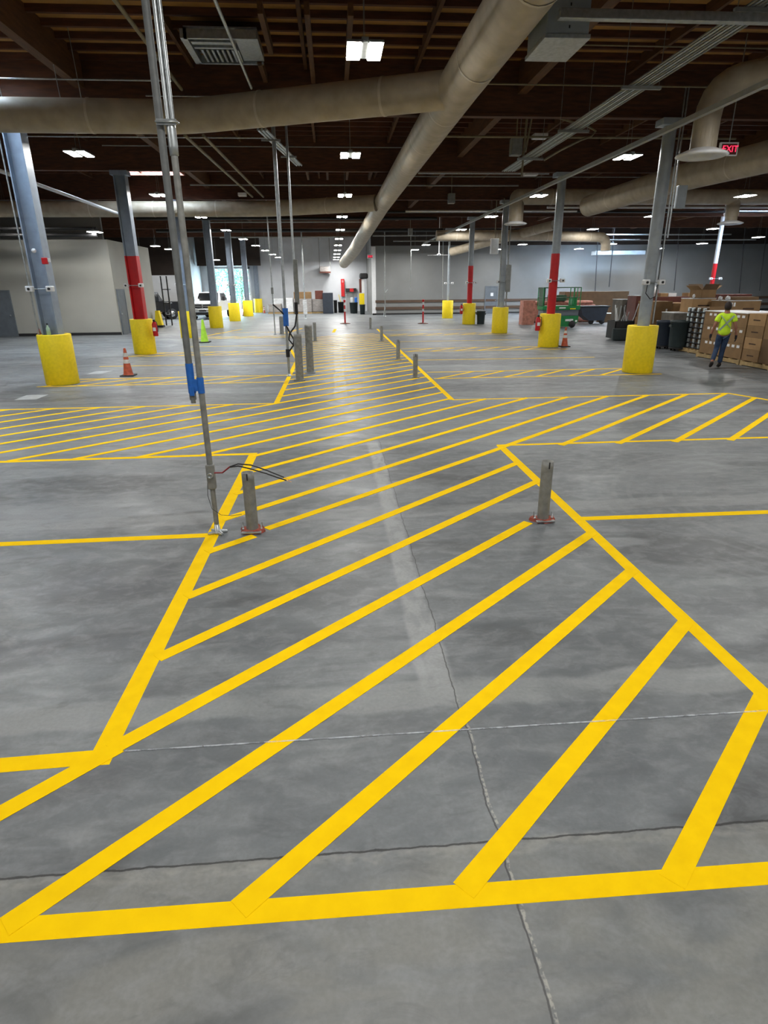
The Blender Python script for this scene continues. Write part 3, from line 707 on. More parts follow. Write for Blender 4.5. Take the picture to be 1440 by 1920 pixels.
# ================================================================ DUCTS
def duct(pts, r, label, group='beige air ducts', seams=None, smooth_n=0):
    t = thing('air_duct', label, 'air duct', (0, 0, 0), 0, group)
    P = [Vector(p) for p in pts]
    MB().tube(P, r, 28).build('duct_shell', M['duct'], t)
    # circumferential seams
    for a, c in zip(P[:-1], P[1:]):
        d = (c-a); n = max(1, int(d.length/2.4)); u = d.normalized()
        for k in range(n):
            if d.length < 1.0: continue
            q = a+d*((k+.5)/n); MB().tube([q-u*.025, q+u*.025], (r if not isinstance(r, list) else r[0])+.008, 28, False).build('seam_band', M['seam'], t)
    return t
def bend(a, b, c, n=6, k=.8):
    a, b, c = Vector(a), Vector(b), Vector(c)
    p = b+(a-b).normalized()*k; q = b+(c-b).normalized()*k
    return [p*(1-t)**2+b*2*t*(1-t)+q*t*t for t in [i/n for i in range(n+1)]]
dz = 5.46
main = [(2.42, 4, dz), (2.30, 12, dz), (2.24, 20, dz), (2.20, 28.5, dz)]
main += [tuple(aty(687, 432, 34.5)), tuple(aty(664, 470, 41)), tuple(aty(645, 493, 47))]
duct(main, .355, 'large beige main duct running lengthwise overhead to the far wall')
duct([(-14, 14.4, dz)]+bend((-6, 14.4, dz), (-2.85, 14.45, dz), (2.2, 12.40, dz), 6, .5)+[(2.2, 12.40, dz)], .30, 'beige cross duct joining the main duct from the left in the foreground')
Y2_, Z2_ = 29.7, 5.42
d2 = [(-15.0, Y2_, 4.25)]+bend((-15.0, Y2_, 4.5), (-15.0, Y2_, Z2_), (-12, Y2_, Z2_), 6, .8)+bend((-8, Y2_, Z2_), (-2.8, Y2_, Z2_), (1.85, 27.6, Z2_), 5, .8)+[(1.9, 27.6, Z2_)]
duct(d2, .31, 'second beige cross duct crossing farther back on the left with an elbow at its end')
tag(MB().lathe([(.32, .06), (.62, -.02), (.64, -.06), (.3, -.09), (0, -.05)], (-15.0, 29.7, 4.22), 28).build('air_diffuser', M['duct']), 'round diffuser under the far left duct elbow against the office wall', 'air diffuser', 'round ceiling diffusers')
# right hand ducts
duct([(14.2, 10.1, 5.44), (11.6, 17.1, 5.34)]+bend((11.6, 17.1, 5.34), (11.0, 21.2, 5.34), (10.5, 26.6, 5.2), 5, 1.5)+[(10.5, 26.6, 5.2)], [.39]*9, 'large beige duct slanting down from the upper right corner')
duct([(36, 27.6, 5.65), (16, 27.6, 5.65), (7.9, 27.6, 5.65)]+bend((7.9, 27.6, 5.65), (7.8, 27.6, 5.65), (7.8, 27.6, 4.7), 5, .08)+[(7.8, 27.6, 4.62)], .30, 'beige cross duct on the right behind the slanting duct')
def diffuser(x, y, z, label, r=.5):
    t = thing('air_diffuser', label, 'air diffuser', (x, y, z), 0, 'round ceiling diffusers')
    MB().lathe([(.24, .75), (.24, .1)], seg=24).build('neck', M['duct'], t)
    MB().lathe([(.24, .12), (r, .03), (r+.02, 0), (r-.05, -.03), (r*.55, .01), (r*.5, -.05), (0, -.05)], seg=36).build('cone_ring', M['white'], t)
diffuser(7.8, 27.6, 4.62, 'round white diffuser hanging left of the second right column', .46)
diffuser(17.3, 27.6, 4.62, 'round white diffuser hanging above the cardboard boxes', .50)
duct([(17.3, 27.6, 5.55), (17.3, 27.6, 4.9)], .27, 'short vertical beige duct drop above the cardboard boxes')
duct([(12.5, 11.5, 5.9)]+bend((12.5, 11.5, 5.9), (7.4, 13.15, 5.9), (7.4, 13.15, 4.7), 6, .7)+[(7.4, 13.15, 4.72)], .24, 'beige duct dropping to the round diffuser beside the exit sign')
diffuser(7.4, 13.15, 4.60, 'large round diffuser beside the red exit sign', .47)
duct([(6.5, 40.5, 5.1), (11.5, 40.5, 5.1), (15.5, 40.5, 5.0)]+bend((15.5, 40.5, 5.0), (17.6, 41, 5.0), (17.6, 41, 3.9), 5, .6)+[(17.6, 41, 4.2)], .30, 'far beige duct crossing before the partition wall')
duct([(8.2, 44.5, 4.35), (10.3, 42.6, 4.85), (13.2, 38.5, 5.5)], .27, 'short sloping far duct beside the hanging white box')
duct([(30.0, 41, 4.2), (31.5, 41.5, 4.8), (36, 41.5, 4.9)], .32, 'far beige duct end at the right above the boxes')
# black pipe cluster
for (x0, x1, y, z, r, lab) in ((-34, -10.6, 31.1, 4.78, .07, 'black sprinkler main above the office wall, upper of two'), (-34, -10.6, 31.0, 4.50, .085, 'black sprinkler main above the office wall, lower of two'),
                            (-10.5, 6, 37.2, 5.75, .08, 'black pipe crossing under the roof past the second cross duct'), (-10.5, 7, 41.0, 5.45, .10, 'thick black pipe crossing farther back at mid span'),
                            (2.8, 30, 35.5, 5.9, .06, 'black pipe crossing above the third right column')):
    conduit('sprinkler_pipe', [(x0, y, z), (x1, y, z)], r, 'blackpipe', lab, 'pipe', 'black sprinkler pipes')
cross_pipes = [(-9, -3.2, 15.3, 6.30, .018, 'galv'), (-3.9, .6, 15.8, 6.15, .016, 'galv'), (-9, -1.5, 20.5, 6.30, .02, 'galv'), (-5.5, 7.8, 27.5, 6.05, .03, 'strut'), (-7.0, 3.4, 22.2, 6.4, .016, 'strut'),
               (3.4, 12, 15.2, 6.3, .018, 'tan'), (2.9, 9.5, 17.4, 6.25, .02, 'tan'), (3.0, 12, 19.6, 6.2, .03, 'tan'), (3.2, 8, 24.3, 6.0, .03, 'galv'), (2.6, 14, 27, 6.3, .02, 'strut'),
               (-8, 2.3, 48.5, 5.6, .05, 'strut'), (-8, 2.8, 43, 6.1, .04, 'strut'), (4.2, 30, 44.5, 5.05, .045, 'strut'), (3, 30, 47.5, 5.6, .05, 'strut'), (3.6, 12, 31.8, 5.55, .05, 'white'), (10, 30, 30.3, 5.55, .05, 'white'), (4, 12, 13.2, 6.4, .014, 'tan')]
for k, (x0, x1, y, z, r, mt) in enumerate(cross_pipes):
    side = 'left of the main duct' if x0 < 0 else 'right of the main duct'
    near_ = '%s of the crosswise conduits %s counted from the camera' % (['first', 'second', 'third', 'fourth', 'fifth', 'sixth', 'seventh', 'eighth', 'ninth', 'tenth', 'eleventh', 'twelfth'][sorted([q[2] for q in cross_pipes if (q[0] < 0) == (x0 < 0)]).index(y)], side)
    conduit('conduit', [(x0, y, z), (x1, y, z)], r, mt, near_, group='crosswise overhead conduits')
# long overhead rails
tag(MB().box(6.95, 9.0, 5.16, 7.05, 30, 5.25).box(7.0, 30, 5.16, 7.1, 50, 5.25).build('strut_rail', M['rail']), 'long square grey rail running lengthwise overhead right of the main duct', 'rail')
tag(MB().box(2.8, 8.55, 5.20, 9, 8.65, 5.30, .006).build('strut_rail', M['galv']), 'pale square rail crossing at the top right from the grey box', 'rail')
tag(MB().tube([(-9.55, 17.2, 5.5), (-9.0, 30.6, 5.2)], .06, 10).build('steel_pipe', M['white']), 'pale lengthwise pipe behind the nearest left column', 'pipe')
tag(MB().tube([(-1.3, 6.5, 5.5), (-1.3, 12.7, 5.52)], .022, 10).build('conduit', M['galv']), 'short silver conduit running lengthwise at the top by the roof vent', 'conduit')
tag(MB().tube([(-3.05, 8.0, 6.25), (-3.1, 15.7, 6.25)], .035, 8).build('conduit', M['tan']), 'tan conduit running lengthwise left of the tall post', 'conduit')
for dx, lab in ((0, 'left tan lengthwise pipe hung under the roof behind the tall post'), (.45, 'right tan lengthwise pipe hung under the roof behind the tall post')):
    tag(MB().tube([(-3.5+dx, 17.5, 5.75), (-3.2+dx, 28.5, 5.75)], .04, 8).build('conduit', M['tan']), lab, 'conduit')
# conduit tray
tr = thing('conduit_rack', 'rack of seven parallel conduits running lengthwise at upper right', 'conduit rack')
for k in range(7): MB().tube([(5.36+k*.065, 7.0, 5.52), (5.36+k*.064, 20.8, 5.52)], .017, 8).build('conduit', M['galv' if k % 2 else 'strut'], tr)
for y in (9.0, 12.2, 15.4, 18.6):
    s = MB().box(5.2, y-.03, 5.45, 5.92, y+.03, 5.50).build('strut_bar', M['strut'], tr)
    for x in (5.24, 5.88): MB().tube([(x, y, 5.48), (x, y, 6.9)], .006, 6).build('hanger_rod', M['strut'], s)
tr = thing('conduit_rack', 'small rack of three conduits running lengthwise above the middle posts', 'conduit rack')
for k in range(3): MB().tube([(-1.45+k*.08, 14.9, 5.35), (-1.02+k*.08, 22.3, 5.9)], .028, 8).build('conduit', M['galv'], tr)
for y, x, z in ((16.2, -1.4, 5.42), (19.5, -1.2, 5.66)): MB().box(x-.12, y-.02, z-.03, x+.32, y+.02, z+.01).build('strut_bar', M['strut'], tr)
# curved tan conduits right of the main duct
def arc_conduit(pts, r, lab): conduit('bent_conduit', pts, r, 'tan', lab, 'conduit', 'bent tan conduits')
arc_conduit([tuple(aty(u, v, 16.5)) for u, v in ((960, 153), (1118, 156), (1128, 160), (1131, 172))], .02, 'bent tan conduit with a hook end right of the main duct, topmost')
arc_conduit([tuple(aty(u, v, 17.5)) for u, v in ((985, 285), (1000, 205), (1010, 197), (1040, 193), (1060, 197), (1100, 195), (1150, 200), (1205, 187), (1235, 188), (1245, 200))], .025, 'wavy tan conduit rising from below and bending right over the conduit rack')
arc_conduit([tuple(aty(u, v, 18.5)) for u, v in ((960, 212), (1030, 215), (1070, 228), (1105, 238), (1117, 246), (1108, 256), (1090, 262), (1050, 282), (1020, 300))], .03, 'tan conduit curving back on itself under the conduit rack')
conduit('flexible_conduit', [tuple(aty(u, v, 19.0)) for u, v in ((978, 330), (990, 200), (1008, 100), (1012, 70))], .03, 'tan', 'flexible tan cable sweeping down from the grey ceiling box', 'conduit')
# ceiling boxes
p = aty(1003, 70, 9)
bx_ = thing('ceiling_box', 'large grey electrical trough hanging beside the main duct at the top', 'electrical box', (3.0, 9.1, 5.12))
MB().box(-.26, -.25, 0, .28, .55, .75, .012).build('box_body', M['colgrey'], bx_)
MB().box(-.28, -.27, -.03, .30, .57, .02, .006).build('box_rim', M['galv'], bx_)
b = MB()
for k in range(9): b.box(.02, -.256, .08+k*.075, .035, -.25, .11+k*.075)
b.build('slot_row', M['black'], bx_)
def jbox(u0, v0, u1, v1, Y, label, mt='strut'):
    a = aty(u0, v1, Y); c = aty(u1, v0, Y); t = thing('hanging_box', label, 'electrical box', (a.x, Y, a.z), 0, 'small boxes hung under the roof')
    MB().box(0, 0, 0, c.x-a.x, .3, c.z-a.z, .015).build('box_body', M[mt], t)
    MB().tube([((c.x-a.x)/2, .15, c.z-a.z), ((c.x-a.x)/2, .15, 6.92-a.z)], .02, 6).build('hanger', M['tan'], t)
jbox(959, 257, 981, 290, 20, 'small grey box hung right of the main duct near the conduit rack')
jbox(841, 362, 854, 381, 30, 'grey box hung left of the long rail in the middle distance')
jbox(766, 428, 774, 441, 40, 'tiny grey box hung beside the main duct far back')
jbox(921, 447, 936, 476, 30.8, 'white box hung beside the third right column under the diffuser', 'white')
# ceiling fan
fn = thing('ceiling_fan', 'small white ceiling fan hanging before the partition wall', 'fan', tuple(aty(823, 480, 44)))
MB().tube([(0, 0, .1), (0, 0, 6.9-fn.location.z)], .03, 8).build('downrod', M['white'], fn); MB().lathe([(0, 0), (.12, .02), (.14, .1), (.05, .16), (0, .16)], seg=16).build('motor', M['white'], fn)
for k in range(3):
    bl = MB().box(.1, -.07, .06, .85, .07, .075).build('blade', M['white'], fn); bl.rotation_euler.z = k*2*PI/3+.4
# roof vent
v = thing('roof_vent', 'square metal louvred vent set in the roof behind the tall post', 'vent')
b = MB(); b.box(-2.50, 13.3, 6.42, -1.22, 13.36, 6.56); b.box(-2.50, 14.62, 6.42, -1.22, 14.68, 6.56); b.box(-2.56, 13.3, 6.42, -2.44, 14.68, 6.56); b.box(-1.60, 13.42, 6.46, -1.2, 14.6, 6.60); b.box(-2.5, 13.36, 6.6, -1.2, 14.68, 6.62)
b.build('vent_frame', M['galv'], v)
b = MB()
for k in range(8): b.box(-2.32+k*.095, 13.95, 6.44, -2.28+k*.095, 14.6, 6.56)
b.box(-2.42, 13.55, 6.44, -1.66, 13.68, 6.5); b.box(-2.42, 13.82, 6.44, -1.66, 13.90, 6.5)
b.build('louvre', M['galv'], v)
# ceiling fixture shapes right: white flat boxes on the conduits
for (u0, v0, u1, v1, Y, lab) in ((1002, 253, 1028, 258, 20, 'flat white box on the conduits right of the hanging grey box'), (985, 319, 1010, 328, 24, 'flat white box above the long rail'), (1175, 210, 1193, 216, 20, 'flat white box under the conduits at upper right'), (446, 363, 461, 367, 28, 'small white box on the crosswise conduit left of centre')):
    a = aty(u0, v1, Y); c = aty(u1, v0, Y); tag(MB().box(a.x, Y, a.z, c.x, Y+.3, a.z+.12, .01).build('junction_box', M['white']), lab, 'electrical box', 'flat white boxes under the roof')
# thin hangers of the first cross duct
for k, x in enumerate((-6.6, -6.3, -5.2, -4.8)):
    tag(MB().tube([(x, 14.4, 5.74), (x-.05, 14.4, 6.92)], .008, 6).build('duct_hanger', M['galv']), '%s thin hanger wire of the nearest left cross duct, counted from the left' % ord_[k].replace('nearest', 'first'), 'hanger', 'thin hanger wires of the front cross duct')

# exit signs
def exit_sign(x, y, z, s, label, arrow=True):
    t = thing('exit_sign', label, 'exit sign', (x, y, z), 0, 'red exit signs')
    MB().box(-.20*s, 0, -.12*s, .20*s, .06*s, .13*s, .008).build('housing', M['white'], t)
    MB().box(-.17*s, -.004, -.10*s, .17*s, .0, .10*s).build('face_plate', M['exitpink'], t)
    cu = bpy.data.curves.new('lettering', 'FONT'); cu.body = 'EXIT'; cu.size = .17*s; cu.extrude = .003; cu.align_x = 'CENTER'; cu.align_y = 'CENTER'
    tmp = bpy.data.objects.new('lettering', cu); C.objects.link(tmp); bpy.context.view_layer.update()
    me = bpy.data.meshes.new_from_object(tmp.evaluated_get(bpy.context.evaluated_depsgraph_get())); bpy.data.objects.remove(tmp)
    me.materials.clear(); me.materials.append(M['exitred']); o = bpy.data.objects.new('lettering', me); C.objects.link(o); o.parent = t; o.location = (.02*s, -.010, 0); o.rotation_euler.x = PI/2
    MB().tube([(0, .03, .13*s), (0, .03, 6.9-z)], .012, 6).build('hanger_rod', M['galv'], t)
    if arrow: MB().add([(-.165*s, -.012, 0), (-.12*s, -.012, .05*s), (-.12*s, -.012, -.05*s), (-.165*s, -.006, 0), (-.12*s, -.006, .05*s), (-.12*s, -.006, -.05*s)], [(0, 1, 2), (3, 5, 4), (0, 3, 4, 1), (1, 4, 5, 2), (2, 5, 3, 0)]).build('arrow', M['exitred'], t)
exit_sign(8.46, 14, 4.88, 1.0, 'lit red exit sign hanging at the upper right')
p = aty(694, 481, 50.9); exit_sign(p.x, 50.9, p.z, 1.1, 'small far red exit sign at the corner of the partition wall')

# ================================================================ LIGHT FIXTURES
def light_fixture():
    t = thing('led_highbay', 'x', 'ceiling light', (0, 0, 0), 0, 'twin-panel ceiling lights')
    MB().box(-.05, -.30, .02, .05, .30, .10, .01).box(-.25, -.35, .02, -.05, .35, .05).box(.05, -.35, .02, .25, .35, .05).build('housing', M['strut'], t)
    for s in (-1, 1): MB().add([(s*.15-.09, -.34, .012), (s*.15+.09, -.34, .012), (s*.15+.09, .34, .012), (s*.15-.09, .34, .012)], [(0, 3, 2, 1)]).build('lens_panel', M['lens'], t)
    MB().tube([(0, -.15, .12), (0, 0, 1.55)], .004, 5).tube([(0, .15, .12), (0, 0, 1.55)], .004, 5).build('hanging_wire', M['strut'], t)
    return t
lf = light_fixture(); first = True
rowname = {-13.9: 'far left row over the office side', -6.04: 'left row beside the left columns', .56: 'middle row over the walkway', 7.76: 'right row beside the right columns', 15.8: 'first row right of the right columns', 23.4: 'second row right of the right columns', 31.3: 'far right row'}
cnt = ['first', 'second', 'third', 'fourth', 'fifth', 'sixth', 'seventh', 'eighth', 'ninth', 'tenth', 'eleventh', 'twelfth', 'thirteenth']
def place_light(X, Y, n, rn):
    global first
    z = 5.29
    if Y > 40:
        Y2 = 40+(Y-40)*.42; z = CH+(5.29-CH)*Y2/Y; X = X*Y2/Y; Y = Y2
    lab = '%s twin-panel ceiling light in the %s' % (cnt[n], rn)
    if first: lf.location = (X, Y, z); lf['label'] = lab; first = False
    else: copy_tree(lf, (X, Y, z), 0, lab)
for X, rn in rowname.items():
    n = 0
    for i in range(-2, 11):
        Y = 10.13+7.2133*i
        if X == -13.9 and (i > 2 and i != 3 and i < 6 or i > 7): continue
        if X == -13.9 and i == 3: Y = 30.0
        if X in (15.8, 23.4, 31.3) and i > 7: continue
        if X == 7.76 and i > 7: continue
        if X == -6.04 and i > 9: continue
        place_light(X, Y, n, rn); n += 1
for (u, v, Y, lab) in ((178, 436, 30.6, 'ceiling light over the office wall beneath the black pipes'), (265, 487, 41, 'ceiling light just right of the red left column'), (405, 488, 52, 'ceiling light by the loading door'), (318, 468, 44, 'small ceiling light behind the third left column'), (330, 470, 56, 'ceiling light inside the bay behind the pickup trucks'), (250, 470, 56, 'ceiling light deep inside the left bay beside the pickup trucks')):
    p = aty(u, v, Y); copy_tree(lf, tuple(p), 0, lab)

# ================================================================ PERSON
def skin_obj(name, verts, edges, radii, material, parent, sub=2, root=0):
    me = bpy.data.meshes.new(name); me.from_pydata(verts, edges, []); me.materials.append(material)
    o = bpy.data.objects.new(name, me); C.objects.link(o); o.parent = parent
    mo = o.modifiers.new('Skin', 'SKIN'); mo.use_smooth_shade = True
    ly = me.skin_vertices[0] if me.skin_vertices else None
    if ly is None:
        bm = bmesh.new(); bm.from_mesh(me); bm.verts.layers.skin.verify(); bm.to_mesh(me); bm.free(); ly = me.skin_vertices[0]
    for i, r in enumerate(radii):
        ly.data[i].radius = r if isinstance(r, tuple) else (r, r); ly.data[i].use_root = (i == root)
    s = o.modifiers.new('Sub', 'SUBSURF'); s.levels = sub; s.render_levels = sub
    return o
pp = atz(1345, 690)
per = thing('person', 'person in a hi-vis yellow shirt and jeans walking away past the boxes', 'person', (pp.x, pp.y, 0), -.42)
# figure faces +Y (away from the camera)
J = {'pelvis': (0, 0, .93), 'waist': (0, .01, 1.06), 'chest': (0, .02, 1.26), 'neck0': (0, .02, 1.43), 'neck': (0, .04, 1.50), 'head': (0, .06, 1.60), 'crown': (0, .055, 1.69),
     'nose': (0, .155, 1.59), 'earL': (-.078, .05, 1.595), 'earR': (.078, .05, 1.595),
     'shL': (-.17, .01, 1.39), 'elL': (-.255, -.03, 1.13), 'wrL': (-.30, .03, .90), 'shR': (.17, .01, 1.39), 'elR': (.25, -.06, 1.12), 'wrR': (.31, -.02, .88),
     'hipL': (-.085, 0, .90), 'knL': (-.10, .06, .50), 'anL': (-.20, -.24, .16), 'hipR': (.085, 0, .90), 'knR': (.05, .06, .50), 'anR': (.03, .02, .09), 'toeL': (-.21, -.14, .06), 'toeR': (.02, .18, .035)}
names = list(J)
E_ = [('pelvis', 'waist'), ('waist', 'chest'), ('chest', 'neck0'), ('neck0', 'neck'), ('neck', 'head'), ('head', 'crown'), ('head', 'nose'), ('head', 'earL'), ('head', 'earR'), ('neck0', 'shL'), ('shL', 'elL'), ('elL', 'wrL'), ('neck0', 'shR'), ('shR', 'elR'), ('elR', 'wrR'),
      ('pelvis', 'hipL'), ('hipL', 'knL'), ('knL', 'anL'), ('anL', 'toeL'), ('pelvis', 'hipR'), ('hipR', 'knR'), ('knR', 'anR'), ('anR', 'toeR')]
Rd = {'pelvis': (.13, .10), 'waist': (.125, .09), 'chest': (.14, .10), 'neck0': (.07, .06), 'neck': .052, 'head': (.085, .095), 'crown': (.07, .08), 'nose': .015, 'earL': .018, 'earR': .018,
      'shL': .062, 'elL': .042, 'wrL': .028, 'shR': .062, 'elR': .042, 'wrR': .028, 'hipL': .085, 'knL': .058, 'anL': .04, 'toeL': .035, 'hipR': .085, 'knR': .058, 'anR': .04, 'toeR': .03}
skin_obj('body', [J[n] for n in names], [(names.index(a), names.index(b)) for a, b in E_], [Rd[n] for n in names], M['skin'], per)
def sub_skin(nm, pts, edges, radii, mt): return skin_obj(nm, pts, edges, radii, mt, per)
sh = ['pelv', 'waist', 'chest', 'top', 'shL', 'slL', 'shR', 'slR']
shirt = sub_skin('shirt', [(0, 0, .84), (0, .01, 1.05), (0, .02, 1.26), (0, .02, 1.42), (-.17, .01, 1.385), (-.235, -.015, 1.22), (.17, .01, 1.385), (.232, -.035, 1.22)],
         [(0, 1), (1, 2), (2, 3), (3, 4), (4, 5), (3, 6), (6, 7)], [(.185, .15), (.165, .128), (.172, .130), (.09, .08), .082, .075, .082, .075], M['hivis'])
jeans = sub_skin('jeans', [(0, 0, .96), (-.085, 0, .86), (-.10, .06, .50), (-.19, -.20, .20), (.085, 0, .86), (.05, .06, .50), (.03, .02, .12)],
         [(0, 1), (1, 2), (2, 3), (0, 4), (4, 5), (5, 6)], [(.145, .115), .10, .074, .062, .10, .074, .064], M['jeans'])
for nm_, an, toe in (('L', (-.20, -.25, .15), (-.21, -.10, .045)), ('R', (.03, -.01, .09), (.02, .20, .045))):
    sub_skin('boot', [(an[0], an[1], an[2]+.06), an, ((an[0]+toe[0])/2, (an[1]+toe[1])/2, (an[2]+toe[2])/2-.01), toe], [(0, 1), (1, 2), (2, 3)], [.05, .055, .048, .04], M['boot'])
for s, wr in ((-1, J['wrL']), (1, J['wrR'])):
    wv = Vector(wr); pts = [wv+Vector((0, 0, .02)), wv+Vector((s*.006, .01, -.05)), wv+Vector((s*.008, .015, -.09))]; ed = [(0, 1), (1, 2)]; rad = [.032, (.03, .04), (.026, .038)]
    for k in range(4):
        off = (k-1.5)*.022; ln = (.055, .065, .062, .048)[k]; i0 = len(pts)
        pts += [wv+Vector((s*.008, .015+off, -.10)), wv+Vector((s*.004, .02+off, -.10-ln*.6)), wv+Vector((-s*.010, .022+off, -.10-ln))]
        ed += [(2, i0), (i0, i0+1), (i0+1, i0+2)]; rad += [.011, .010, .009]
    i0 = len(pts); pts += [wv+Vector((s*.0, .055, -.06)), wv+Vector((-s*.01, .068, -.10))]; ed += [(1, i0), (i0, i0+1)]; rad += [.012, .010]
    sub_skin('glove', pts, ed, rad, M['glove'])
hr = MB(); hr.lathe([(0.0, .13), (.04, .122), (.075, .085), (.092, .03), (.090, -.03), (.07, -.085), (.05, -.10), (0, -.10)], seg=20)
ho = hr.build('hair', M['hair'], per, (0, .035, 1.635)); ho.scale = (1, 1.1, 1)
# reflective X on the back
for x0, z0, x1, z1 in ((-.15, 1.40, .12, 1.08), (.17, 1.40, -.14, 1.02)):
    n = 7; r1 = []; b = MB()
    vs = []
    for k in range(n):
        t_ = k/(n-1); x = x0+(x1-x0)*t_; z = z0+(z1-z0)*t_; y = -.135+.5*x*x+.05*max(0, (z-1.3))*6*.25
        vs += [(x-.022, y, z+.01), (x+.022, y, z-.01), (x-.022, y+.012, z+.01), (x+.022, y+.012, z-.01)]
    fs = []
    for k in range(n-1):
        a = 4*k; fs += [(a, a+1, a+5, a+4), (a+2, a+6, a+7, a+3), (a, a+4, a+6, a+2), (a+1, a+3, a+7, a+5)]
    b.add(vs, fs).build('reflective_strap', M['strip'], per)

# ================================================================ GOODS AT THE RIGHT
def carton(u0, v0, u1, v1, Y, dep, label, mt='card', z0=None, z1=None, name='cardboard_box', cat='box', group='cardboard boxes at the right', prints=(), flaps=False, rz=0):
    a = aty(u0, v1, Y); c = aty(u1, v0, Y)
    zz0 = a.z if z0 is None else z0; zz1 = c.z if z1 is None else z1
    w = c.x-a.x; h = zz1-zz0
    t = thing(name, label, cat, ((a.x+c.x)/2, Y+dep/2, zz0), rz, group)
    MB().box(-w/2, -dep/2, 0, w/2, dep/2, h, .006).build('box_body', M[mt], t)
    if name == 'cardboard_box':
        MB().box(-w/2+.01, -.03, h-.001, w/2-.01, .03, h+.003).build('tape', M['cardlite'], t)
    for (px, pz, pw, ph, pm) in prints:
        MB().box(-w/2+px*w, -dep/2-.003, pz*h, -w/2+(px+pw)*w, -dep/2+.001, (pz+ph)*h).build('printed_mark' if pm == 'print' else 'paper_label', M[pm], t)
    if flaps:
        for s in (-1, 1):
            f = MB().box(0, -dep/2, 0, .01, dep/2, w*.35).build('flap', M[mt], t, (s*w/2, 0, h)); f.rotation_euler.y = s*.8
    return t
def pallet(x, y, w, d, label, rz=0):
    t = thing('wooden_pallet', label, 'pallet', (x, y, 0), rz, 'wooden pallets under the goods at the right')
    n = 6
    for k in range(n):
        yy = -d/2+k*(d-.1)/(n-1); MB().box(-w/2, yy, .115, w/2, yy+.1, .14).build('deck_board', M['pallet'], t)
    for x_ in (-w/2, -.05, w/2-.1): MB().box(x_, -d/2, .02, x_+.1, d/2, .115).build('stringer', M['pallet'], t)
    for yy in (-d/2, -.05, d/2-.1): MB().box(-w/2, yy, 0, w/2, yy+.1, .02).build('bottom_board', M['pallet'], t)
PZ = .14
pallet(12.62, 20.35, 1.14, 1.2, 'wooden pallet under the stack of silver trays beside the bins')
pallet(12.25, 18.1, 1.2, 2.2, 'wooden pallet under the labelled boxes behind the walking person')
pallet(12.3, 15.7, 1.3, 2.5, 'long wooden pallet under the brown boxes at the right edge')
MB_ = None
# big boxes seen along the aisle (their -X and -Y faces show)
def wbox(x0, y0, z0, x1, y1, z1, label, mt='card', name='cardboard_box', cat='box', group='cardboard boxes at the right', marks=(), top=None):
    t = thing(name, label, cat, ((x0+x1)/2, (y0+y1)/2, z0), 0, group)
    w, d, h = x1-x0, y1-y0, z1-z0
    MB().box(-w/2, -d/2, 0, w/2, d/2, h, .008).build('box_body', M[mt], t)
    for (face, a, zz, lw, lh, pm) in marks:
        if face == 'x': MB().box(-w/2-.003, -d/2+a*d, zz*h, -w/2+.002, -d/2+(a+lw)*d, (zz+lh)*h).build('printed_mark' if pm == 'print' else 'paper_label', M[pm], t)
        else: MB().box(-w/2+a*w, -d/2-.003, zz*h, -w/2+(a+lw)*w, -d/2+.002, (zz+lh)*h).build('printed_mark' if pm == 'print' else 'paper_label', M[pm], t)
    if top: MB().box(-w/2-.01, -d/2-.01, h, w/2+.01, d/2+.01, h+.02).build('top_sheet', M[top], t)
    return t
LBL = [('x', a_, .70, .06, .17, 'white') for a_ in (.06, .17, .28, .60, .71, .82)]+[('y', .1, .72, .12, .16, 'white'), ('y', .3, .72, .12, .16, 'white')]
wbox(11.70, 17.05, PZ, 12.8, 19.15, .58, 'lowest brown box with white labels behind the walking person', 'card', marks=LBL)
wbox(11.70, 17.05, .58, 12.8, 19.15, 1.0, 'middle brown box with white labels behind the walking person', 'card', marks=LBL)
wbox(11.70, 17.05, 1.0, 12.8, 19.15, 1.40, 'top brown box with white labels level with the person head', 'card', marks=LBL, top='white')
PR = [('y', .3, .42, .4, .10, 'print'), ('x', .3, .42, .4, .10, 'print')]
for k in range(4):
    wbox(11.70, 16.28, PZ+k*.32, 12.45, 17.0, PZ+(k+1)*.32, '%s box of the brown column just right of the walking person' % ['bottom', 'second lowest', 'second highest', 'top'][k], 'cardlite' if k % 2 else 'card', marks=PR)
wbox(11.68, 14.5, PZ, 12.9, 16.22, .78, 'tall dark brown carton at the right edge, lower one', 'carddark', marks=PR)
wbox(11.68, 14.5, .78, 12.9, 16.22, 1.42, 'tall dark brown carton at the right edge, upper one', 'card', marks=PR, top='cardlite')
# tray stack beside the bins
ts = thing('tray_stack', 'stack of silver trays strapped on a pallet between bins and boxes', 'stack of trays', (12.62, 20.35, PZ))
for k in range(8):
    MB().box(-.50, -.53, k*.165, .52, .55, k*.165+.06, .02).build('tray', M['black'], ts)
    for yy in (-.48, -.15, .18, .42): MB().box(-.52, yy, k*.165+.03, -.44, yy+.10, k*.165+.155, .015).build('tray_foot', M['galv'], ts)
MB().box(-.42, -.50, 0, .50, .50, 1.32).build('tray_contents', M['carddark'], ts)
MB().box(-.40, -.56, 0, .54, -.535, 1.36).build('card_panel', M['card'], ts)
